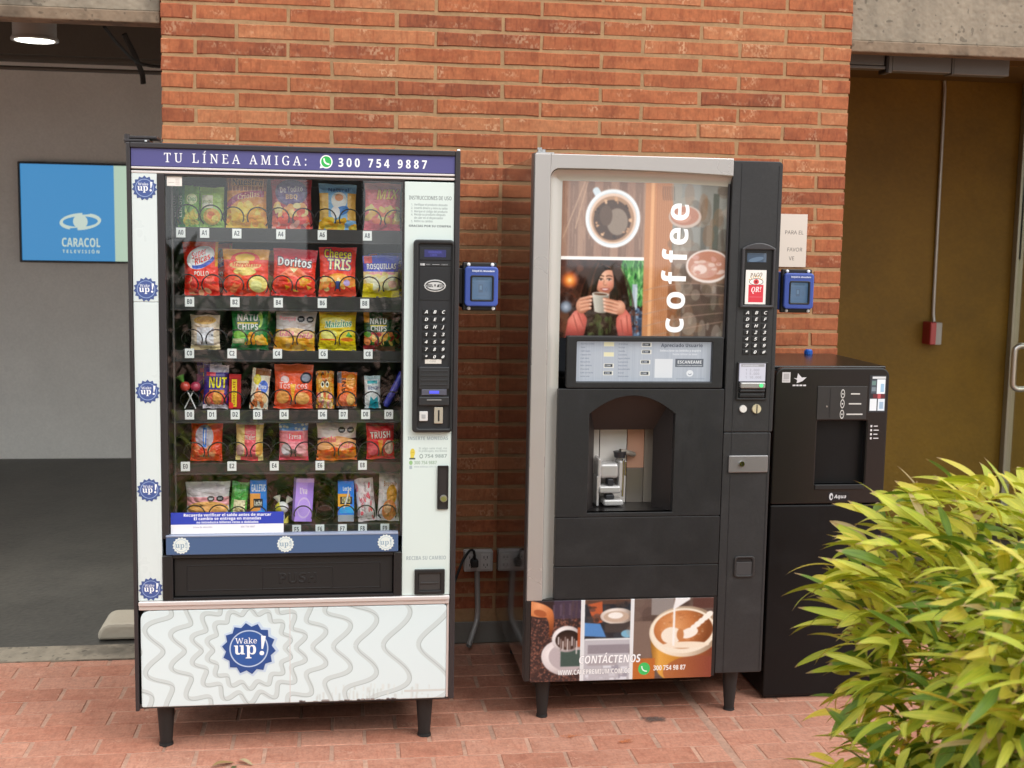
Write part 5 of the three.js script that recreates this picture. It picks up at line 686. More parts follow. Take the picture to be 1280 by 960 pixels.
  part(st, 'back_panel', [box(0.80, 0.868, 0.697, 0.965, 0.664, 0.668), box(0.8705, 0.962, 0.697, 0.965, 0.664, 0.670, 0.001)], mat([0.80, 0.74, 0.69], 0.3)); part(st, 'warm_panel', box(0.9645, 1.022, 0.815, 0.965, 0.664, 0.670, 0.001), mat([0.66, 0.36, 0.25], 0.3)); part(st, 'side_panel', box(1.0235, 1.078, 0.697, 0.965, 0.664, 0.670, 0.001), mat([0.42, 0.36, 0.30], 0.3, { metalness: 0.4 })); part(st, 'lower_panel', box(0.9645, 1.022, 0.697, 0.8135, 0.664, 0.669, 0.001), mat([0.36, 0.31, 0.27], 0.25, { metalness: 0.5 }));
  const white = mat([0.58, 0.56, 0.55], 0.22, { metalness: 0.35 });
  const nz = part(st, 'cup_holder', [box(0.858, 0.925, 0.79, 0.842, 0.67, 0.735, 0.012), box(0.850, 0.862, 0.75, 0.86, 0.675, 0.74, 0.005), box(0.922, 0.934, 0.75, 0.85, 0.675, 0.74, 0.005), box(0.855, 0.930, 0.742, 0.768, 0.67, 0.745, 0.008), box(0.872, 0.94, 0.70, 0.722, 0.67, 0.745, 0.008), box(0.848, 0.856, 0.70, 0.80, 0.675, 0.74, 0.003)], white);
  const dk = mat([0.03, 0.03, 0.035], 0.4); part(nz, 'gripper', box(0.885, 0.905, 0.768, 0.79, 0.70, 0.742, 0.003), dk); part(nz, 'gripper', box(0.88, 0.908, 0.722, 0.738, 0.70, 0.742, 0.003), dk); part(nz, 'nozzle', cyl(0.93, 0.868, 0.71, 0.018, 0.022, 0.02, 18), dk); part(nz, 'hose', tube([[0.93, 0.878, 0.71], [0.958, 0.872, 0.70], [0.985, 0.862, 0.68]], 0.009, 16, 8), mat([0.35, 0.30, 0.25], 0.5));
  part(nz, 'chrome_arm', [box(0.934, 0.940, 0.73, 0.855, 0.725, 0.738, 0.002), box(0.942, 0.948, 0.80, 0.85, 0.71, 0.735, 0.002)], chromeM);
  // right column
  part(m, 'column', [extrude(rrectShape(1.247, 1.412, 0.9595, 1.833, [0.004, 0.006, 0.014, 0.004]), 0.775, 0.826, 0.003, 3), extrude(rrectShape(1.247, 1.408, 0.146, 0.9575, [0.004, 0.008, 0.006, 0.004]), 0.775, 0.826, 0.003, 3)], columnM);
  part(m, 'column_rib', [box(1.2745, 1.2765, 0.15, 1.826, 0.8255, 0.8275, 0.0008), box(1.399, 1.4008, 0.15, 1.82, 0.8255, 0.8275, 0.0008)], mat([0.02, 0.02, 0.022], 0.5));
  const sc = new THREE.Shape(); sc.moveTo(1.284, 1.366); sc.lineTo(1.396, 1.366); sc.lineTo(1.396, 1.556); sc.quadraticCurveTo(1.342, 1.592, 1.284, 1.556); const hole = rrectShape(1.293, 1.388, 1.374, 1.552, 0.003, THREE.Path); sc.holes.push(hole);
  const sr = part(m, 'screen_recess', extrude(sc, 0.8262, 0.838, 0.003), mat([0.045, 0.042, 0.045], 0.4)); part(sr, 'recess_floor', box(1.292, 1.389, 1.373, 1.553, 0.8262, 0.828), mat([0.014, 0.013, 0.013], 0.3));
  part(sr, 'display', plate(1.303, 1.367, 1.512, 1.541, 0.8282, 0.8295), mat([0.05, 0.07, 0.1], 0.2, { clearcoat: 1, emissive: 0xffffff, emissiveMap: canvasTex(128, 58, (g, W, H) => { F(g, '#31465e', 0, 0, W, H); E_(g, '#7f99b4', 60, 40, 50, 14, -0.2); F(g, '#22303f', 0, 0, W, 12); }), emissiveIntensity: 0.25 }));
  part(sr, 'notice_card', plate(1.299, 1.368, 1.377, 1.487, 0.832, 0.8335), mat([1, 1, 1], 0.4, { map: canvasTex(256, 410, (g, W, H) => { F(g, '#efe9e4', 0, 0, W, H); F(g, '#d63a48', 40, 176, 184, 210); T(g, 'PAGO', 'italic bold 66px serif', 128, 82, '#6d5a3c', 150, -0.06); g.strokeStyle = '#d9a83a'; g.lineWidth = 9; for (let i = 0; i < 7; i++) { const a = -2.7 + i * 0.36; g.beginPath(); g.moveTo(128 + 74 * Math.cos(a), 140 + 50 * Math.sin(a)); g.lineTo(128 + 96 * Math.cos(a), 140 + 72 * Math.sin(a)); g.stroke(); } E_(g, '#f6f0ea', 132, 140, 82, 36); E_(g, '#d4484c', 132, 140, 34, 32); E_(g, '#7c2028', 132, 140, 14, 14); g.strokeStyle = '#5c5048'; g.lineWidth = 7; g.beginPath(); g.ellipse(132, 140, 84, 38, 0, 0, 7); g.stroke(); T(g, 'QR!', 'italic bold 84px serif', 132, 262, '#fbf2f0', 130, -0.04); F(g, '#e58a92', 52, 320, 160, 4); }) }));
  keypad(m, 1.311, 1.350, 0.0295, 0.0213, 0.022, 0.016, 0.8262, 0.8285, null);
  // payment unit
  const bu = part(m, 'note_unit', frame(1.283, 1.386, 1.066, 1.190, 0.8262, 0.8345, 0.005, 0.004, 0.002, 0.002), mat([0.014, 0.014, 0.014], 0.4));
  part(bu, 'display', plate(1.291, 1.378, 1.127, 1.186, 0.827, 0.8335), mat([0.3, 0.3, 0.3], 0.3, { emissive: 0xffffff, emissiveIntensity: 0.34, emissiveMap: canvasTex(200, 140, (g, W, H) => { F(g, '#cdcbe0', 0, 0, W, H); F(g, '#4c4a5e', 10, 6, 180, 22); g.fillStyle = '#eceaf6'; g.font = 'bold 15px sans-serif'; g.fillText('ACEPTA BILLETES', 22, 23); g.fillStyle = '#5a5878'; g.font = 'bold 26px monospace'; g.fillText('1 2.000', 44, 62); g.fillText('1 5.000', 44, 90); g.fillText('1 10.000', 44, 118); }) }));
  part(bu, 'note_mouth', box(1.293, 1.376, 1.105, 1.124, 0.827, 0.846, 0.004), mat([0.42, 0.41, 0.40], 0.3, { metalness: 0.5 })); part(bu, 'indicator_light', cyl(1.361, 1.115, 0.8465, 0.0065, 0.0065, 0.003, 16, 'z'), mat([0.05, 0.4, 0.1], 0.3, { emissive: new THREE.Color(0.1, 0.8, 0.25), emissiveIntensity: 0.6 }));
  part(bu, 'note_lip', [box(1.293, 1.376, 1.092, 1.101, 0.827, 0.842, 0.003), box(1.293, 1.376, 1.075, 1.088, 0.827, 0.838, 0.003)], mat([0.02, 0.02, 0.022], 0.35));
  part(m, 'coin_button', cyl(1.309, 1.036, 0.829, 0.0125, 0.0115, 0.007, 24, 'z'), mat([0.72, 0.70, 0.66], 0.3)); const coin = part(m, 'coin_entry', cyl(1.3545, 1.036, 0.829, 0.0155, 0.0145, 0.006, 24, 'z'), mat([0.70, 0.62, 0.42], 0.3, { metalness: 0.3 })); part(coin, 'coin_slot', box(1.3528, 1.3562, 1.022, 1.050, 0.8305, 0.8326), blackM);
  const lp = part(m, 'lock_plate', box(1.2665, 1.399, 0.826, 0.8825, 0.8262, 0.8335, 0.003), mat([0.30, 0.29, 0.29], 0.35, { metalness: 0.6 })); part(lp, 'lock', cyl(1.309, 0.856, 0.836, 0.0095, 0.009, 0.008, 20, 'z'), chromeM); part(lp, 'key_slot', box(1.308, 1.310, 0.851, 0.861, 0.8396, 0.8404), blackM);
  const rt = part(m, 'coin_return', frame(1.299, 1.369, 0.474, 0.545, 0.8262, 0.832, [0.006, 0.008, 0.006, 0.006], 0.012, 0.01, 0.002), mat([0.03, 0.028, 0.028], 0.4)); part(rt, 'return_flap', box(1.306, 1.36, 0.480, 0.525, 0.8262, 0.829, 0.001), mat([0.055, 0.053, 0.055], 0.4)); part(rt, 'return_shade', box(1.306, 1.36, 0.526, 0.538, 0.8262, 0.8275), blackM);
  // lower poster
  const lowp = canvasTex(1220, 540, (out, W, H) => {
    const soft = document.createElement('canvas'); soft.width = W; soft.height = H; let g = soft.getContext('2d');
    F(g, '#2a1f22', 0, 0, W, H); for (let i = 0; i < 1500; i++) E_(g, ['#6a4238', '#4a2c26', '#8a5a4a', '#3a221e', '#a06a58'][i % 5], rr(0, 350), rr(110, 540), rr(3, 8), rr(2, 5), rnd() * 3); F(g, '#403446', 150, 0, 200, 120); for (let i = 0; i < 20; i++) F(g, ['#584a5c', '#4a3c44'][i % 2], rr(140, 340), rr(0, 60), 10, rr(20, 90));
    const RG = (x, y, r0, r1, stops) => { const q = g.createRadialGradient(x, y, r0, x, y, r1); stops.forEach(([t, c]) => q.addColorStop(t, c)); return q; };
    g.fillStyle = RG(50, 30, 6, 200, [[0, '#eaa070'], [0.5, '#c4703e'], [1, '#6e3418']]); g.beginPath(); g.moveTo(0, 0); g.quadraticCurveTo(90, 10, 140, 60); g.quadraticCurveTo(166, 130, 138, 230); g.lineTo(118, 240); g.quadraticCurveTo(130, 150, 100, 110); g.quadraticCurveTo(40, 110, 0, 96); g.fill(); E_(g, '#a85a34', 60, 80, 44, 22, 0.3);
    E_(g, RG(150, 350, 20, 200, [[0, '#f2ecec'], [0.5, '#d2c9ca'], [1, '#8f8587']]), 220, 380, 150, 118, 0.25); E_(g, '#b9aeb2', 240, 380, 120, 90, 0.2); F(g, '#39524c', 200, 330, 150, 110); E_(g, RG(200, 220, 10, 130, [[0, '#f6f2f2'], [0.6, '#d6cfcf'], [1, '#9a9091']]), 240, 256, 100, 88); E_(g, RG(230, 290, 6, 90, [[0, '#5a3c30'], [0.6, '#2e201c'], [1, '#140e0c']]), 246, 262, 82, 66); for (let i = 0; i < 9; i++) F(g, ['#cfc8c8', '#8a7a78'][i % 2], 180 + i * 15, 240 + (i % 3) * 14, 9, rr(50, 90)); F(g, '#b4562e', 310, 180, 24, 130);
    F(g, '#d7d9dc', 330, 0, 26, H); F(g, '#20262e', 356, 0, 310, 262); F(g, '#5a4036', 356, 0, 310, 30); g.fillStyle = '#b85a36'; g.beginPath(); g.moveTo(370, 30); g.lineTo(470, 10); g.lineTo(478, 150); g.lineTo(420, 160); g.fill(); for (let i = 0; i < 40; i++) { g.globalAlpha = 0.5; E_(g, ['#2c343e', '#141a20', '#4a3a34', '#38424c'][i % 4], rr(356, 660), rr(20, 250), rr(10, 50), rr(8, 30)); } g.globalAlpha = 1; E_(g, RG(540, 90, 6, 120, [[0, '#f2eae4'], [0.6, '#d2c5bc'], [1, '#94867c']]), 570, 110, 112, 54); E_(g, '#c0a896', 566, 114, 86, 38); E_(g, '#f0ebe6', 560, 106, 50, 22); F(g, '#3f3a3a', 490, 160, 170, 60); g.fillStyle = '#4f86c4'; g.beginPath(); g.moveTo(356, 150); g.lineTo(460, 160); g.lineTo(500, 250); g.lineTo(356, 240); g.fill(); E_(g, '#7ab0cc', 640, 230, 40, 26);
    F(g, '#b9b7be', 356, 262, 310, 280); F(g, '#8e8890', 380, 300, 280, 60); F(g, '#a9a3a8', 380, 380, 200, 60); for (let i = 0; i < 30; i++) F(g, ['#9a98a4', '#c8c8d0', '#d8dae2'][i % 3], rr(356, 640), rr(420, 530), rr(10, 60), rr(6, 30)); F(g, '#eceef0', 360, 258, 300, 10);
    F(g, '#dcdde0', 660, 0, 24, H); F(g, '#6a5750', 684, 0, 540, H); for (let i = 0; i < 90; i++) { g.globalAlpha = 0.3; E_(g, ['#8a7468', '#54423c', '#7c6a60', '#a08878', '#3e302c'][i % 5], rr(684, 1220), rr(0, 540), rr(20, 90), rr(20, 80)); } g.globalAlpha = 1; F(g, '#8f8784', 800, 0, 150, 110); F(g, '#7a665c', 684, 150, 120, 240); F(g, '#5a3a34', 1080, 0, 140, 70); { const q = g.createLinearGradient(796, 0, 1220, 0); q.addColorStop(0, '#8a5a1e'); q.addColorStop(0.15, '#e0a44a'); q.addColorStop(0.4, '#c98a34'); q.addColorStop(1, '#7a3a26'); g.fillStyle = q; } g.beginPath(); g.moveTo(796, 230); g.quadraticCurveTo(810, 500, 900, 540); g.lineTo(1220, 540); g.lineTo(1220, 250); g.fill(); g.globalAlpha = 0.55; E_(g, '#8a4034', 1120, 500, 230, 110); g.globalAlpha = 1; F(g, '#b8682e', 684, 400, 150, 140);
    E_(g, RG(900, 300, 20, 320, [[0, '#f6ead6'], [0.5, '#dccbb4'], [1, '#a08a74']]), 1030, 226, 240, 172); E_(g, '#efe4d2', 1020, 220, 222, 152); E_(g, RG(960, 190, 20, 230, [[0, '#d89a66'], [0.5, '#bd7644'], [1, '#7c4422']]), 1020, 212, 200, 130); for (let i = 0; i < 60; i++) { g.globalAlpha = 0.35; const a = rr(0, 6.28), q = rr(0.55, 0.98); E_(g, ['#e0b084', '#9a5a30', '#f0d8bc'][i % 3], 1020 + 190 * q * Math.cos(a), 214 + 120 * q * Math.sin(a), rr(4, 18), rr(2, 7)); } g.globalAlpha = 1; E_(g, '#f0e4d4', 940, 250, 70, 56); E_(g, '#f4ebe0', 1060, 236, 62, 34, -0.3); for (let i = 0; i < 5; i++) E_(g, '#f6efe6', 1090 + i * 26, 200 - i * 22, 26, 20, -0.6); E_(g, '#c08050', 1000, 246, 24, 40); E_(g, '#efe0cc', 1040, 316, 160, 22); F(g, '#f4f1ee', 948, 60, 14, 260); g.fillStyle = '#eceaea'; g.beginPath(); g.moveTo(946, 70); g.lineTo(962, 70); g.lineTo(1060, 10); g.lineTo(1060, 0); g.lineTo(960, 0); g.fill();
    out.filter = 'blur(3px)'; out.drawImage(soft, 0, 0); out.filter = 'none'; speckle(out, W, H, 18); g = out; F(g, '#dfe1e4', 330, 0, 24, H); F(g, '#e2e3e6', 662, 0, 22, H);
    g.save(); g.transform(1, 0, -0.10, 1, 0, 0); g.font = 'bold 74px sans-serif'; g.fillStyle = '#f4f4f6'; g.strokeStyle = '#8d8d98'; g.lineWidth = 3; g.save(); g.translate(362, 424); g.scale(0.78, 1); g.strokeText('CONTÁCTENOS', 0, 0); g.fillText('CONTÁCTENOS', 0, 0); g.restore(); g.restore();
    const url = 'WWW.CAFEPREMIUM.COM.CO'; g.font = 'bold 46px sans-serif'; g.save(); g.translate(184, 496); g.scale(490 / g.measureText(url).width, 1); g.fillStyle = '#f0f0f0'; g.strokeStyle = '#77777f'; g.lineWidth = 2; g.strokeText(url, 0, 0); g.fillText(url, 0, 0); g.restore();
    E_(g, '#3fbf63', 762, 470, 40, 42); g.fillStyle = '#e6f4ea'; g.font = 'bold 36px sans-serif'; g.fillText('✆', 744, 482); g.strokeStyle = '#e6f4ea'; g.lineWidth = 8; g.beginPath(); g.moveTo(746, 452); g.quadraticCurveTo(746, 486, 782, 488); g.stroke(); g.font = 'bold 46px sans-serif'; g.save(); g.translate(824, 484); g.scale(0.76, 1); g.fillStyle = '#f2f0ee'; g.fillText('300 754 98 87', 0, 0); g.restore();
  });
  part(m, 'kick_plate', [box(0.6045, 0.622, 0.14, 0.4085, 0.78, 0.832, 0.002), box(0.622, 1.2445, 0.14, 0.411, 0.78, 0.828)], mat([0.02, 0.018, 0.018], 0.3));
  part(m, 'lower_poster', plate(0.6225, 1.2325, 0.137, 0.4085, 0.8285, 0.8325, 0.001), mat([1, 1, 1], 0.3, { map: lowp, clearcoat: 0.5, clearcoatRoughness: 0.08 }));
  part(m, 'hinge', [cyl(0.632, 1.846, 0.80, 0.014, 0.014, 0.012, 20), box(0.612, 0.668, 1.8388, 1.8425, 0.76, 0.826, 0.001), cyl(0.626, 1.855, 0.80, 0.008, 0.008, 0.006, 14)], steelM);
  for (const [x, z] of [[0.6745, 0.775], [1.3175, 0.775], [0.6745, 0.13], [1.3175, 0.13]]) part(m, 'foot', [cyl(x, 0.074, z, 0.0165, 0.0275, 0.132, 24), cyl(x, 0.004, z, 0.019, 0.018, 0.008, 24)], rubberM);
}
// ------------------------------------------------------------------ card readers
function reader(label, x0, y0, z, turn) {
  const t = thing('card_reader', label, 'card reader', [x0 + 0.056, y0, z], 'blue card readers beside the machines');
  const blue = mat([0.055, 0.10, 0.40], 0.35, { roughnessMap: grain });
  part(t, 'base_plate', box(x0 + 0.004, x0 + 0.110, y0, y0 + 0.149, z - 0.02, z - 0.002, 0.004), blackM);
  part(t, 'backbox', box(x0, x0 + 0.104, y0 + 0.008, y0 + 0.139, z - 0.065, z - 0.0205, 0.005), turn ? blue : mat([0.012, 0.012, 0.015], 0.5));
  part(t, 'bezel', frame(x0 + 0.009, x0 + 0.113, y0 + 0.014, y0 + 0.136, z - 0.0018, z + 0.016, [0.020, 0.016, 0.018, 0.03], 0.012, 0.006, 0.004), blue);
  part(t, 'bezel_lip', frame(x0 + 0.0265, x0 + 0.1, y0 + 0.029, y0 + 0.110, z + 0.004, z + 0.0175, 0.006, 0.006, 0.004, 0.002), mat([0.012, 0.012, 0.014], 0.35));
  part(t, 'display', plate(x0 + 0.0315, x0 + 0.095, y0 + 0.034, y0 + 0.105, z + 0.003, z + 0.008), mat([0.10, 0.14, 0.2], 0.12, { clearcoat: 0.6, emissive: 0xffffff, emissiveIntensity: 0.16, emissiveMap: reader.tex ??= canvasTex(160, 180, (g, W, H) => { F(g, '#6a9ac6', 0, 0, W, H); F(g, '#4f7fae', 0, 40, W, 140); F(g, '#2c4668', 54, 60, 34, 62); F(g, '#8fb8dc', 62, 68, 18, 34); g.strokeStyle = '#35557c'; g.lineWidth = 5; for (const r of [18, 30]) { g.beginPath(); g.arc(92, 100, r, -0.8, 0.8); g.stroke(); } g.fillStyle = '#2a4468'; g.font = 'bold 17px sans-serif'; g.fillText('Acerque su', 36, 26); g.font = '14px sans-serif'; g.fillText('tarjeta aquí', 40, 150); }) }));
  part(t, 'name_strip', plate(x0 + 0.028, x0 + 0.104, y0 + 0.1175, y0 + 0.1285, z + 0.0161, z + 0.0166), mat([1, 1, 1], 0.5, { map: reader.strip ??= canvasTex(256, 38, (g, W, H) => { F(g, '#41569c', 0, 0, W, H); T(g, 'TOQUE EL Monedero', 'bold 27px sans-serif', 128, 29, '#f2f4fb', 236); }) }));
  for (const [dx, dy] of [[0.022, 0.142], [0.096, 0.142], [0.024, 0.007], [0.1, 0.007]]) part(t, 'screw', new THREE.SphereGeometry(0.0058, 14, 10).scale(1, 1, 0.6).translate(x0 + dx, y0 + dy, z + 0.001), mat([0.85, 0.83, 0.8], 0.3, { clearcoat: 0.5 }));
  return t;
}
reader('blue framed card reader fixed to the right edge of the snack machine', 0.378, 1.350, 0.87, false);
{ const r = reader('blue framed card reader fixed beside the coffee machine under the paper notice', 1.502, 1.338, 0.6, true); r.rotation.y = -0.06;
  const g = plate(-0.020, 0.020, 0.02, 0.13, 0, 0.0006); g.rotateY(-Math.PI / 2); const me = new THREE.Mesh(g, mat([1, 1, 1], 0.5, { map: canvasTex(64, 170, (c, W, H) => { F(c, '#2a3f96', 0, 0, W, H); T(c, 'Monedero', 'bold 30px sans-serif', 42, 85, '#dfe4f4', 120, -1.57); }) })); me.name = 'side_print'; me.position.set(-0.0566, 0, -0.043); r.add(me); }
solo('reader_bracket', [box(0.363, 0.385, 1.37, 1.48, 0.80, 0.86, 0.003)], blackM, 'black bracket holding the card reader to the snack machine', 'bracket');
solo('reader_bracket', [box(1.398, 1.505, 1.37, 1.45, 0.535, 0.56, 0.003)], blackM, 'black bracket holding the card reader to the coffee machine', 'bracket');

// ------------------------------------------------------------------ water dispenser
{
  const DZ = 0.70, d = thing('water_dispenser', 'black floor standing water dispenser with a glossy top', 'water dispenser', [1.66, 0, 0.45]);
  const gloss = mat([0.010, 0.009, 0.009], 0.30, { clearcoat: 0.35, clearcoatRoughness: 0.18, specularIntensity: 0.7 }), matte = mat([0.016, 0.0155, 0.017], 0.5, { roughnessMap: smearRough, map: scuffTex, specularIntensity: 0.5 });
  const upper = rrectShape(1.462, 1.866, 0.69, 1.158, [0.006, 0.006, 0.03, 0.03]); upper.holes.push(rrectShape(1.616, 1.792, 0.757, 0.977, 0.004, THREE.Path));
  part(d, 'front_fascia', extrude(upper, DZ - 0.03, DZ, 0.005, 3), gloss);
  part(d, 'lower_door', extrude(rrectShape(1.462, 1.866, 0.012, 0.686, 0.006), DZ - 0.03, DZ - 0.001, 0.005, 3), matte);
  part(d, 'body', box(1.466, 1.862, 0.012, 1.150, 0.2, DZ - 0.031, 0.004), matte); part(d, 'base', box(1.475, 1.855, 0, 0.012, 0.21, DZ - 0.02), blackM);
  part(d, 'top_cover', box(1.462, 1.866, 1.1505, 1.162, 0.195, DZ - 0.032, 0.004), gloss);
  const pn = part(d, 'control_panel', box(1.611, 1.787, 0.982, 1.096, DZ + 0.0002, DZ + 0.003, 0.001), mat([0.03, 0.029, 0.029], 0.35)); part(pn, 'panel_groove', box(1.655, 1.657, 0.99, 1.088, DZ + 0.003, DZ + 0.0038), blackM); part(pn, 'sensor_dot', cyl(1.645, 1.027, DZ + 0.004, 0.003, 0.003, 0.002, 12, 'z'), steelM);
  const icon = mat([0.62, 0.60, 0.57], 0.4); for (const y of [1.070, 1.036, 1.000]) { const s = new THREE.Shape(); s.absellipse(1.700, y, 0.0075, 0.0155, 0, 6.283); const h = new THREE.Path(); h.absellipse(1.700, y, 0.0052, 0.012, 0, 6.283); s.holes.push(h); part(pn, 'button_ring', extrude(s, DZ + 0.003, DZ + 0.0042, 0.0003, 1, 16), icon); part(pn, 'button_drop', cyl(1.700, y, DZ + 0.0035, 0.0028, 0.0028, 0.0014, 12, 'z'), icon); const w = 0.016 + (1.07 - y) * 0.18; part(pn, 'button_print', box(1.745 - w, 1.745 + w, y - 0.0022, y + 0.0022, DZ + 0.003, DZ + 0.0036), icon); }
  const nc = part(d, 'dispensing_niche', [box(1.600, 1.616, 0.74, 0.99, 0.585, DZ - 0.03), box(1.792, 1.81, 0.74, 0.99, 0.585, DZ - 0.03), box(1.616, 1.792, 0.977, 0.99, 0.585, DZ - 0.03), box(1.616, 1.792, 0.74, 0.757, 0.585, DZ + 0.004, 0.002), box(1.6, 1.81, 0.74, 0.99, 0.575, 0.585)], mat([0.010, 0.010, 0.011], 0.5)); part(nc, 'spout', [cyl(1.67, 0.965, 0.645, 0.008, 0.012, 0.026, 16), cyl(1.715, 0.965, 0.645, 0.008, 0.012, 0.026, 16)], blackM);
  for (let i = 0; i < 7; i++) part(nc, 'grille_bar', box(1.628 + i * 0.022, 1.638 + i * 0.022, 0.757, 0.761, 0.60, DZ - 0.035, 0.001), blackM); part(nc, 'cup_mark', [box(1.651, 1.671, 0.862, 0.885, 0.585, 0.5862), box(1.656, 1.666, 0.885, 0.896, 0.585, 0.5862)], mat([0.3, 0.31, 0.33], 0.5));
  part(d, 'square_sticker', plate(1.484, 1.513, 1.108, 1.143, DZ + 0.0002, DZ + 0.001), mat([1, 1, 1], 0.5, { map: canvasTex(64, 80, (g, W, H) => { F(g, '#d6d3d2', 0, 0, W, H); F(g, '#b3b0b0', 10, 10, 44, 46); F(g, '#a8a5a5', 8, 64, 48, 6); }) }));
  const arrow = new THREE.Shape(); arrow.moveTo(1.524, 1.124); arrow.lineTo(1.536, 1.122); arrow.lineTo(1.539, 1.140); arrow.lineTo(1.553, 1.125); arrow.lineTo(1.570, 1.126); arrow.lineTo(1.556, 1.113); arrow.lineTo(1.536, 1.106); arrow.lineTo(1.537, 1.117); const printM = mat([0.72, 0.70, 0.72], 0.4);
  part(d, 'emblem', extrude(arrow, DZ + 0.0002, DZ + 0.001, 0.0002, 1), printM); part(d, 'emblem_text', [box(1.522, 1.532, 1.096, 1.101, DZ, DZ + 0.0008), box(1.535, 1.543, 1.096, 1.101, DZ, DZ + 0.0008), box(1.546, 1.556, 1.096, 1.101, DZ, DZ + 0.0008), box(1.559, 1.569, 1.096, 1.101, DZ, DZ + 0.0008)], printM);
  part(d, 'info_sticker', plate(1.795, 1.856, 1.006, 1.133, DZ + 0.0002, DZ + 0.001), mat([1, 1, 1], 0.35, { map: canvasTex(128, 266, (g, W, H) => { F(g, '#2a2d33', 0, 0, W, H); F(g, '#d8dade', 20, 8, 100, 16); F(g, '#4c5660', 14, 30, 40, 100); F(g, '#6b8a86', 18, 40, 30, 30); F(g, '#7c8a94', 18, 84, 30, 30); F(g, '#eaf2fa', 56, 28, 62, 104); F(g, '#9fc4e0', 84, 60, 26, 60); F(g, '#6a2c34', 30, 134, 88, 30); F(g, '#c0585e', 64, 132, 24, 34); F(g, '#e6ebf0', 8, 168, 52, 86); F(g, '#dfe8f2', 68, 168, 52, 86); F(g, '#9fb8d0', 80, 190, 30, 50); }) }));
  for (let i = 0; i < 4; i++) part(d, 'feature_print', [box(1.806, 1.812, 0.955 - i * 0.014, 0.962 - i * 0.014, DZ, DZ + 0.0007), box(1.818, 1.832 + (i % 2) * 0.004, 0.957 - i * 0.014, 0.960 - i * 0.014, DZ, DZ + 0.0007)], printM);
  part(d, 'brand_print', plate(1.665, 1.742, 0.700, 0.730, DZ + 0.0002, DZ + 0.0008), mat([1, 1, 1], 0.4, { map: canvasTex(200, 80, (g, W, H) => { F(g, '#17161a', 0, 0, W, H); E_(g, '#c9c9cc', 30, 40, 18, 34); E_(g, '#17161a', 34, 44, 8, 16); g.fillStyle = '#d8d8da'; g.font = 'italic bold 46px sans-serif'; g.fillText('Aqua', 56, 56); }) }));
}
solo('bottle_cap', [cyl(1.752, 1.170, 0.24, 0.0145, 0.0145, 0.015, 20), cyl(1.752, 1.1795, 0.24, 0.0125, 0.011, 0.004, 20), ...Array.from({ length: 16 }, (_, i) => box(-0.001, 0.001, 1.1635, 1.176, 0.014, 0.0155).rotateY(i * 0.3927).translate(1.752, 0, 0.24))], mat([0.02, 0.12, 0.5], 0.35), 'small blue cap standing on top of the water dispenser', 'cap');
// ------------------------------------------------------------------ wall fittings
solo('paper_notice', plate(1.520, 1.8165, 1.484, 1.689, 0.004, 0.0048), mat([1, 1, 1], 0.85, { map: canvasTex(594, 420, (g, W, H) => { F(g, '#dcd0c4', 0, 0, W, H); g.fillStyle = '#6a625c'; g.textAlign = 'right'; g.font = '42px sans-serif'; g.fillText('PARA EL', 566, 160); g.fillText('FAVOR', 562, 296); g.fillText('VE', 500, 366); }) }), 'pale paper notice on the bricks above the right card reader', 'notice');
{
  const t = thing('power_outlet', 'grey double power outlet on the bricks between the two machines', 'power outlet', [0.54, 0.295, 0.01]);
  part(t, 'cover_plate', rplate(0.484, 0.596, 0.296, 0.377, 0.002, 0.04, 0.005, 0.003), mat([0.46, 0.44, 0.43], 0.4)); 
  for (const x of [0.512, 0.567]) { part(t, 'socket', box(x - 0.018, x + 0.018, 0.306, 0.367, 0.0402, 0.043, 0.003), mat([0.55, 0.53, 0.52], 0.4)); for (const y of [0.322, 0.352]) part(t, 'socket_holes', [box(x - 0.008, x - 0.005, y - 0.004, y + 0.006, 0.0431, 0.0437), box(x + 0.005, x + 0.008, y - 0.004, y + 0.006, 0.0431, 0.0437), cyl(x, y - 0.008, 0.0434, 0.002, 0.002, 0.001, 8, 'z')], blackM); }
  solo('power_plug', [cyl(0.522, 0.337, 0.060, 0.016, 0.013, 0.034, 18, 'z'), box(0.508, 0.536, 0.322, 0.352, 0.062, 0.082, 0.006), tube([[0.522, 0.35, 0.072], [0.520, 0.375, 0.08], [0.514, 0.392, 0.085], [0.498, 0.394, 0.10], [0.470, 0.365, 0.13], [0.440, 0.30, 0.16], [0.41, 0.22, 0.2], [0.36, 0.12, 0.25]], 0.005, 50, 8)], rubberM, 'black plug with its cord curving away behind the snack machine', 'power plug');
  solo('wall_conduit', tube([[0.5365, 0.297, 0.025], [0.538, 0.24, 0.025], [0.541, 0.14, 0.025], [0.537, 0.10, 0.035], [0.515, 0.05, 0.07], [0.50, 0.02, 0.10]], 0.0105, 40, 10), mat([0.40, 0.39, 0.38], 0.45, { metalness: 0.3 }), 'grey conduit dropping from the power outlet to the floor', 'conduit');
}
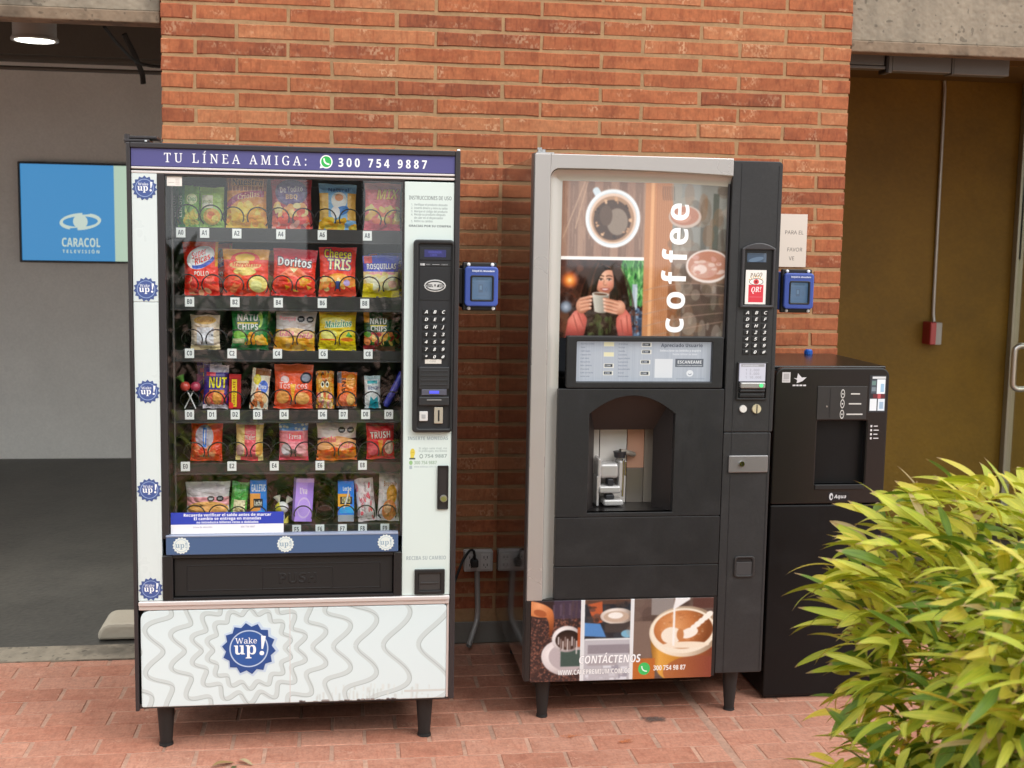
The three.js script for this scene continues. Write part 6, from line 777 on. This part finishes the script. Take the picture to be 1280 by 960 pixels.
// stain and dry leaves on the paving
{
  const stainTex = (s, fn) => dataTex(128, 128, (u, v) => { const n = fbm(u, v, 7, 7, s, 5), e = fn(u, v) + 1.5 * (n - 0.5), k = clamp(e * 2.2, 0, 0.85) * (0.55 + 0.6 * fbm(u, v, 40, 40, s + 9, 2)); return [k, k, k]; }, false);
  const stain = (name, x, z, w, d, color, s, fn, label) => { const g = new THREE.PlaneGeometry(w, d); g.rotateX(-Math.PI / 2); g.translate(x, 0.0035, z); solo(name, g, mat(color, 0.85, { alphaMap: stainTex(s, fn), transparent: true }), label, 'stain'); };
  stain('paving_stain', 1.075, 0.85, 0.16, 0.10, [0.10, 0.07, 0.06], 3, (u, v) => 0.75 - 2.6 * Math.hypot((u - 0.28) * 0.9, (v - 0.55) * 1.3), 'dark smudge on the paving in front of the coffee machine');
  stain('rust_stain', 0.735, 0.965, 0.15, 0.11, [0.46, 0.13, 0.04], 13, (u, v) => 0.5 - 2.4 * Math.hypot(u - 0.5, v - 0.5), 'orange brown spot on the paving below the cup picture of the lower poster'); stain('rust_stain', 0.90, 1.02, 0.12, 0.08, [0.46, 0.13, 0.04], 29, (u, v) => 0.5 - 2.4 * Math.hypot(u - 0.5, v - 0.5), 'smaller orange brown spot on the paving nearer the straight seam');
  const leaf = (x, z, a, L, c, label) => { const g = new THREE.PlaneGeometry(L, L * 0.3, 8, 4), p = g.attributes.position; for (let i = 0; i < p.count; i++) { const u = p.getX(i) / L + 0.5, w = Math.pow(Math.sin(Math.PI * clamp(u, 0.001, 0.999)), 0.7); p.setY(i, p.getY(i) * w); p.setZ(i, 0.0035 * Math.sin(u * 5) + 0.004 * Math.abs(p.getY(i) / (L * 0.15)) + 0.002); } g.rotateX(-Math.PI / 2); g.rotateY(a); g.translate(x, 0.004, z); g.computeVertexNormals(); solo('dry_leaf', g, mat(c, 0.8, { side: THREE.DoubleSide }), label, 'leaf', 'dry leaves on the paving'); };
  leaf(-0.335, 1.075, 0.5, 0.07, [0.25, 0.16, 0.06], 'brown dry leaf on the paving in front of the snack machine'); leaf(-0.27, 1.07, -0.6, 0.055, [0.36, 0.27, 0.15], 'pale dry leaf on the paving beside the brown one'); leaf(-0.30, 1.11, 1.4, 0.05, [0.10, 0.10, 0.03], 'small dark green leaf on the paving by the lower edge');
}
// ------------------------------------------------------------------ bamboo bush in the foreground
const leafTex = (a, b, s) => dataTex(64, 256, (u, v) => { const rib = Math.abs(u - 0.5) < 0.03 ? 0.12 : 0, st = fbm(u, v, 22, 3, s, 3), k = clamp((st - 0.4) * 4, 0, 1); const tip = clamp((v - 0.86 + 0.12 * (fbm(u, v, 6, 20, s + 5, 2) - 0.5)) * 12, 0, 1), brown = [0.42, 0.27, 0.11]; return lin(...[0, 1, 2].map((c) => clamp(lerp(lerp(a[c], b[c], k) + rib * a[c], brown[c], tip), 0, 1))); });
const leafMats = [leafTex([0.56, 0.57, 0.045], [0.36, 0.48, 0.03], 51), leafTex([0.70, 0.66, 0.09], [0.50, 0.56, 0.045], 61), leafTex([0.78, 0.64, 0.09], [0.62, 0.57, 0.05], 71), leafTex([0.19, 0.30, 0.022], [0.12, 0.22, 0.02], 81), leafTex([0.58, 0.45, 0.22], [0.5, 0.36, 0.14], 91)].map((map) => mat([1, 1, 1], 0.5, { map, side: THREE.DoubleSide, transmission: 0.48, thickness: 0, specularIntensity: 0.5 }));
function bladeGeo(L, W, droop, curl) {   // from the origin along +z, drooping towards -y
  const N = 9, pos = [], uv = [], idx = [];
  for (let i = 0; i <= N; i++) { const t = i / N, w = W * 0.5 * Math.pow(Math.sin(Math.PI * clamp(Math.pow(t, 0.75), 0.012, 0.995)), 0.8), a = droop * t, z = L * (Math.sin(Math.max(a, 1e-4)) / Math.max(droop, 1e-4)), y = -L * ((1 - Math.cos(a)) / Math.max(droop, 1e-4)); for (const s of [-1, 0, 1]) { pos.push(s * w + curl * t * t * L, y + Math.abs(s) * w * 0.35, z); uv.push(s * 0.5 + 0.5, t); } }
  for (let i = 0; i < N; i++) for (const s of [0, 1]) { const a = i * 3 + s; idx.push(a, a + 1, a + 3, a + 1, a + 4, a + 3); }
  const g = new THREE.BufferGeometry(); g.setAttribute('position', new THREE.Float32BufferAttribute(pos, 3)); g.setAttribute('uv', new THREE.Float32BufferAttribute(uv, 2)); g.setIndex(idx); g.computeVertexNormals(); return g;
}
{
  const C = V(1.655, 0.555, 2.55), RX = 0.735, RY = 0.56, RZ = 0.6;
  const bush = thing('bamboo_bush', 'leafy yellow green bamboo bush in front of the water dispenser', 'bush', [C.x, 0, C.z]);
  const blades = []; for (let i = 0; i < 30; i++) blades.push(bladeGeo(rr(0.06, 0.14), rr(0.015, 0.028), rr(0.15, 1.25), rr(-0.14, 0.14)));
  const list = [], m4 = new THREE.Matrix4(), up = V(0, 1, 0);
  for (let i = 0; i < 9500; i++) {
    const th = rr(0, Math.PI * 2), cy = rr(-0.95, 1), sy = Math.sqrt(1 - cy * cy), lump = 0.92 + 0.16 * vnoise(th * 2 + 7, cy * 3 + 5, 64, 64, 17), k = Math.pow(rnd(), 0.4) * lump;
    const box_ = (q) => Math.sign(q) * Math.pow(Math.abs(q), 0.55), n = V(box_(sy * Math.cos(th)), box_(cy), box_(sy * Math.sin(th)));
    const p = V(C.x + n.x * RX * k * 0.86, C.y + n.y * RY * k * 0.92, C.z + n.z * RZ * k * 0.86); if (p.y < 0.08) continue;
    const dir = V(n.x / RX, n.y / RY * 0.3, n.z / RZ).normalize().add(V(rr(-0.8, 0.8), cy > 0.1 ? rr(-0.35, 0.6) : rr(-0.9, 0.25), rr(-0.8, 0.8))).normalize();
    const front = n.clone().dot(V(-0.45, 0.35, 0.82)) + (k - 1) * 2.2;
    const tone = rnd(), m = tone < 0.28 ? 0 : tone < 0.70 ? 1 : tone < 0.88 ? 2 : tone < 0.955 ? 3 : 4;
    list.push({ p, dir, front, m, b: Math.floor(rnd() * 30), roll: rr(-0.9, 0.9) });
  }
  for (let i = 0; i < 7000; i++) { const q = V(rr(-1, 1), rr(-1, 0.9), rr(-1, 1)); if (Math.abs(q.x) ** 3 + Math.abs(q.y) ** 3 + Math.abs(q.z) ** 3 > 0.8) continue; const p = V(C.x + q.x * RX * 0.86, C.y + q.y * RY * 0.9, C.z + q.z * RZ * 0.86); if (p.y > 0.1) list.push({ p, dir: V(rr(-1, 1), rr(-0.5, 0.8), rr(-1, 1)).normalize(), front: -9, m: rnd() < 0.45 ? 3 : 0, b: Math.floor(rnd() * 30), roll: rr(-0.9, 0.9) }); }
  list.sort((a, b) => b.front - a.front);
  const place = (o, l) => { o.position.copy(l.p).sub(V(C.x, 0, C.z)); const z = l.dir, x = up.clone().cross(z).normalize(), y = z.clone().cross(x); m4.makeBasis(x, y, z); o.quaternion.setFromRotationMatrix(m4); o.rotateZ(l.roll); };
  const rest = leafMats.map(() => []);
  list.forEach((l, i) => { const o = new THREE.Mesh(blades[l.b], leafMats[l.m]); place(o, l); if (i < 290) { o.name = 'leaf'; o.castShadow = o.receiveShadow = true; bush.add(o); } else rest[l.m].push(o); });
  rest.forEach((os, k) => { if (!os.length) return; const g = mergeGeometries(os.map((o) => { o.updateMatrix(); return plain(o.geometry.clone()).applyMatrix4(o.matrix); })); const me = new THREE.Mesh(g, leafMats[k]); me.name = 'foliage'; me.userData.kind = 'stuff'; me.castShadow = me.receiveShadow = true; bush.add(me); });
  const stemM = mat([0.30, 0.27, 0.10], 0.6), stems = [];
  for (let i = 0; i < 34; i++) { const a = rr(0, 6.28), r = Math.sqrt(rnd()), e = V(C.x + RX * 0.75 * r * Math.cos(a), C.y + RY * (0.75 * Math.sqrt(1 - r * r * 0.8)), C.z + RZ * 0.75 * r * Math.sin(a)), b = V(C.x + 0.22 * Math.cos(a) * r, 0.0, C.z + 0.2 * Math.sin(a) * r); stems.push(tube([b.toArray(), b.clone().lerp(e, 0.5).add(V(-0.04 * Math.cos(a), 0.08, -0.04 * Math.sin(a))).toArray(), e.toArray()], 0.004, 12, 5)); }
  stems.forEach((s) => part(bush, 'stem', s, stemM));
}
// low planting between the viewer and the paving, below the lower edge of the picture; it shows in the glass fronts
{
  const hd = thing('bamboo_planting', 'low bamboo planting running left from the bush, mirrored in the glass of the snack machine', 'planting', [-0.9, 0, 2.8]), sets = leafMats.map(() => []), bl = []; for (let i = 0; i < 8; i++) bl.push(bladeGeo(rr(0.10, 0.17), rr(0.02, 0.03), rr(0.3, 1.2), 0));
  for (let i = 0; i < 4200; i++) { const z = rr(2.35, 3.35), h = Math.min(0.42 + (z - 2.35) * 0.36, 0.74), g = plain(bl[i % 8].clone()), t = rnd(); g.rotateX(rr(-1.2, 0.4)); g.rotateY(rr(0, 6.28)); g.translate(rr(-3.0, 0.75), h * Math.pow(rnd(), 0.6) - 0.04 * rnd(), z); sets[t < 0.25 ? 0 : t < 0.4 ? 1 : t < 0.95 ? 3 : 4].push(g); }
  sets.forEach((gs, k) => { if (gs.length) part(hd, 'foliage', gs, leafMats[k]).userData.kind = 'stuff'; });
}
// ------------------------------------------------------------------ what the glass fronts mirror: the other side of the courtyard
{
  const conc = mat([0.16, 0.15, 0.14], 0.85, { map: plasterTex });
  const b = thing('covered_walkway', 'covered walkway on columns across the courtyard', 'walkway', [0, 0, 10]);
  for (let i = 0; i < 7; i++) part(b, 'column', box(-6.6 + i * 2.1, -6.05 + i * 2.1, 0, 3.3, 9.7, 10.2, 0.02), conc);
  part(b, 'roof', box(-8, 8, 3.3, 3.7, 9.2, 12), conc); part(b, 'railing', [box(-7, 7, 1.02, 1.07, 10.4, 10.45), box(-7, 7, 0.5, 0.54, 10.4, 10.45)], conc);
  const shrubM = mat([0.05, 0.09, 0.02], 0.7, { side: THREE.DoubleSide });
  const shrub = (label, cx, cz, w, h, n) => { const g = [], bl = bladeGeo(0.35, 0.07, 0.6, 0); for (let i = 0; i < n; i++) { const q = plain(bl.clone()); q.rotateX(rr(-1.3, 0.3)); q.rotateY(rr(0, 6.28)); q.translate(cx + rr(-w, w), rr(0.1, h), cz + rr(-0.4, 0.4)); g.push(q); } const s = thing('shrub', label, 'shrub', [cx, 0, cz]); part(s, 'foliage', g, shrubM).userData.kind = 'stuff'; };
  shrub('long dark shrub across the courtyard to the left', -3.0, 6.6, 2.0, 1.45, 1500); shrub('long dark shrub across the courtyard behind the viewer', 1.4, 7.0, 2.3, 1.15, 1500);
}
renderer.render(scene, camera);
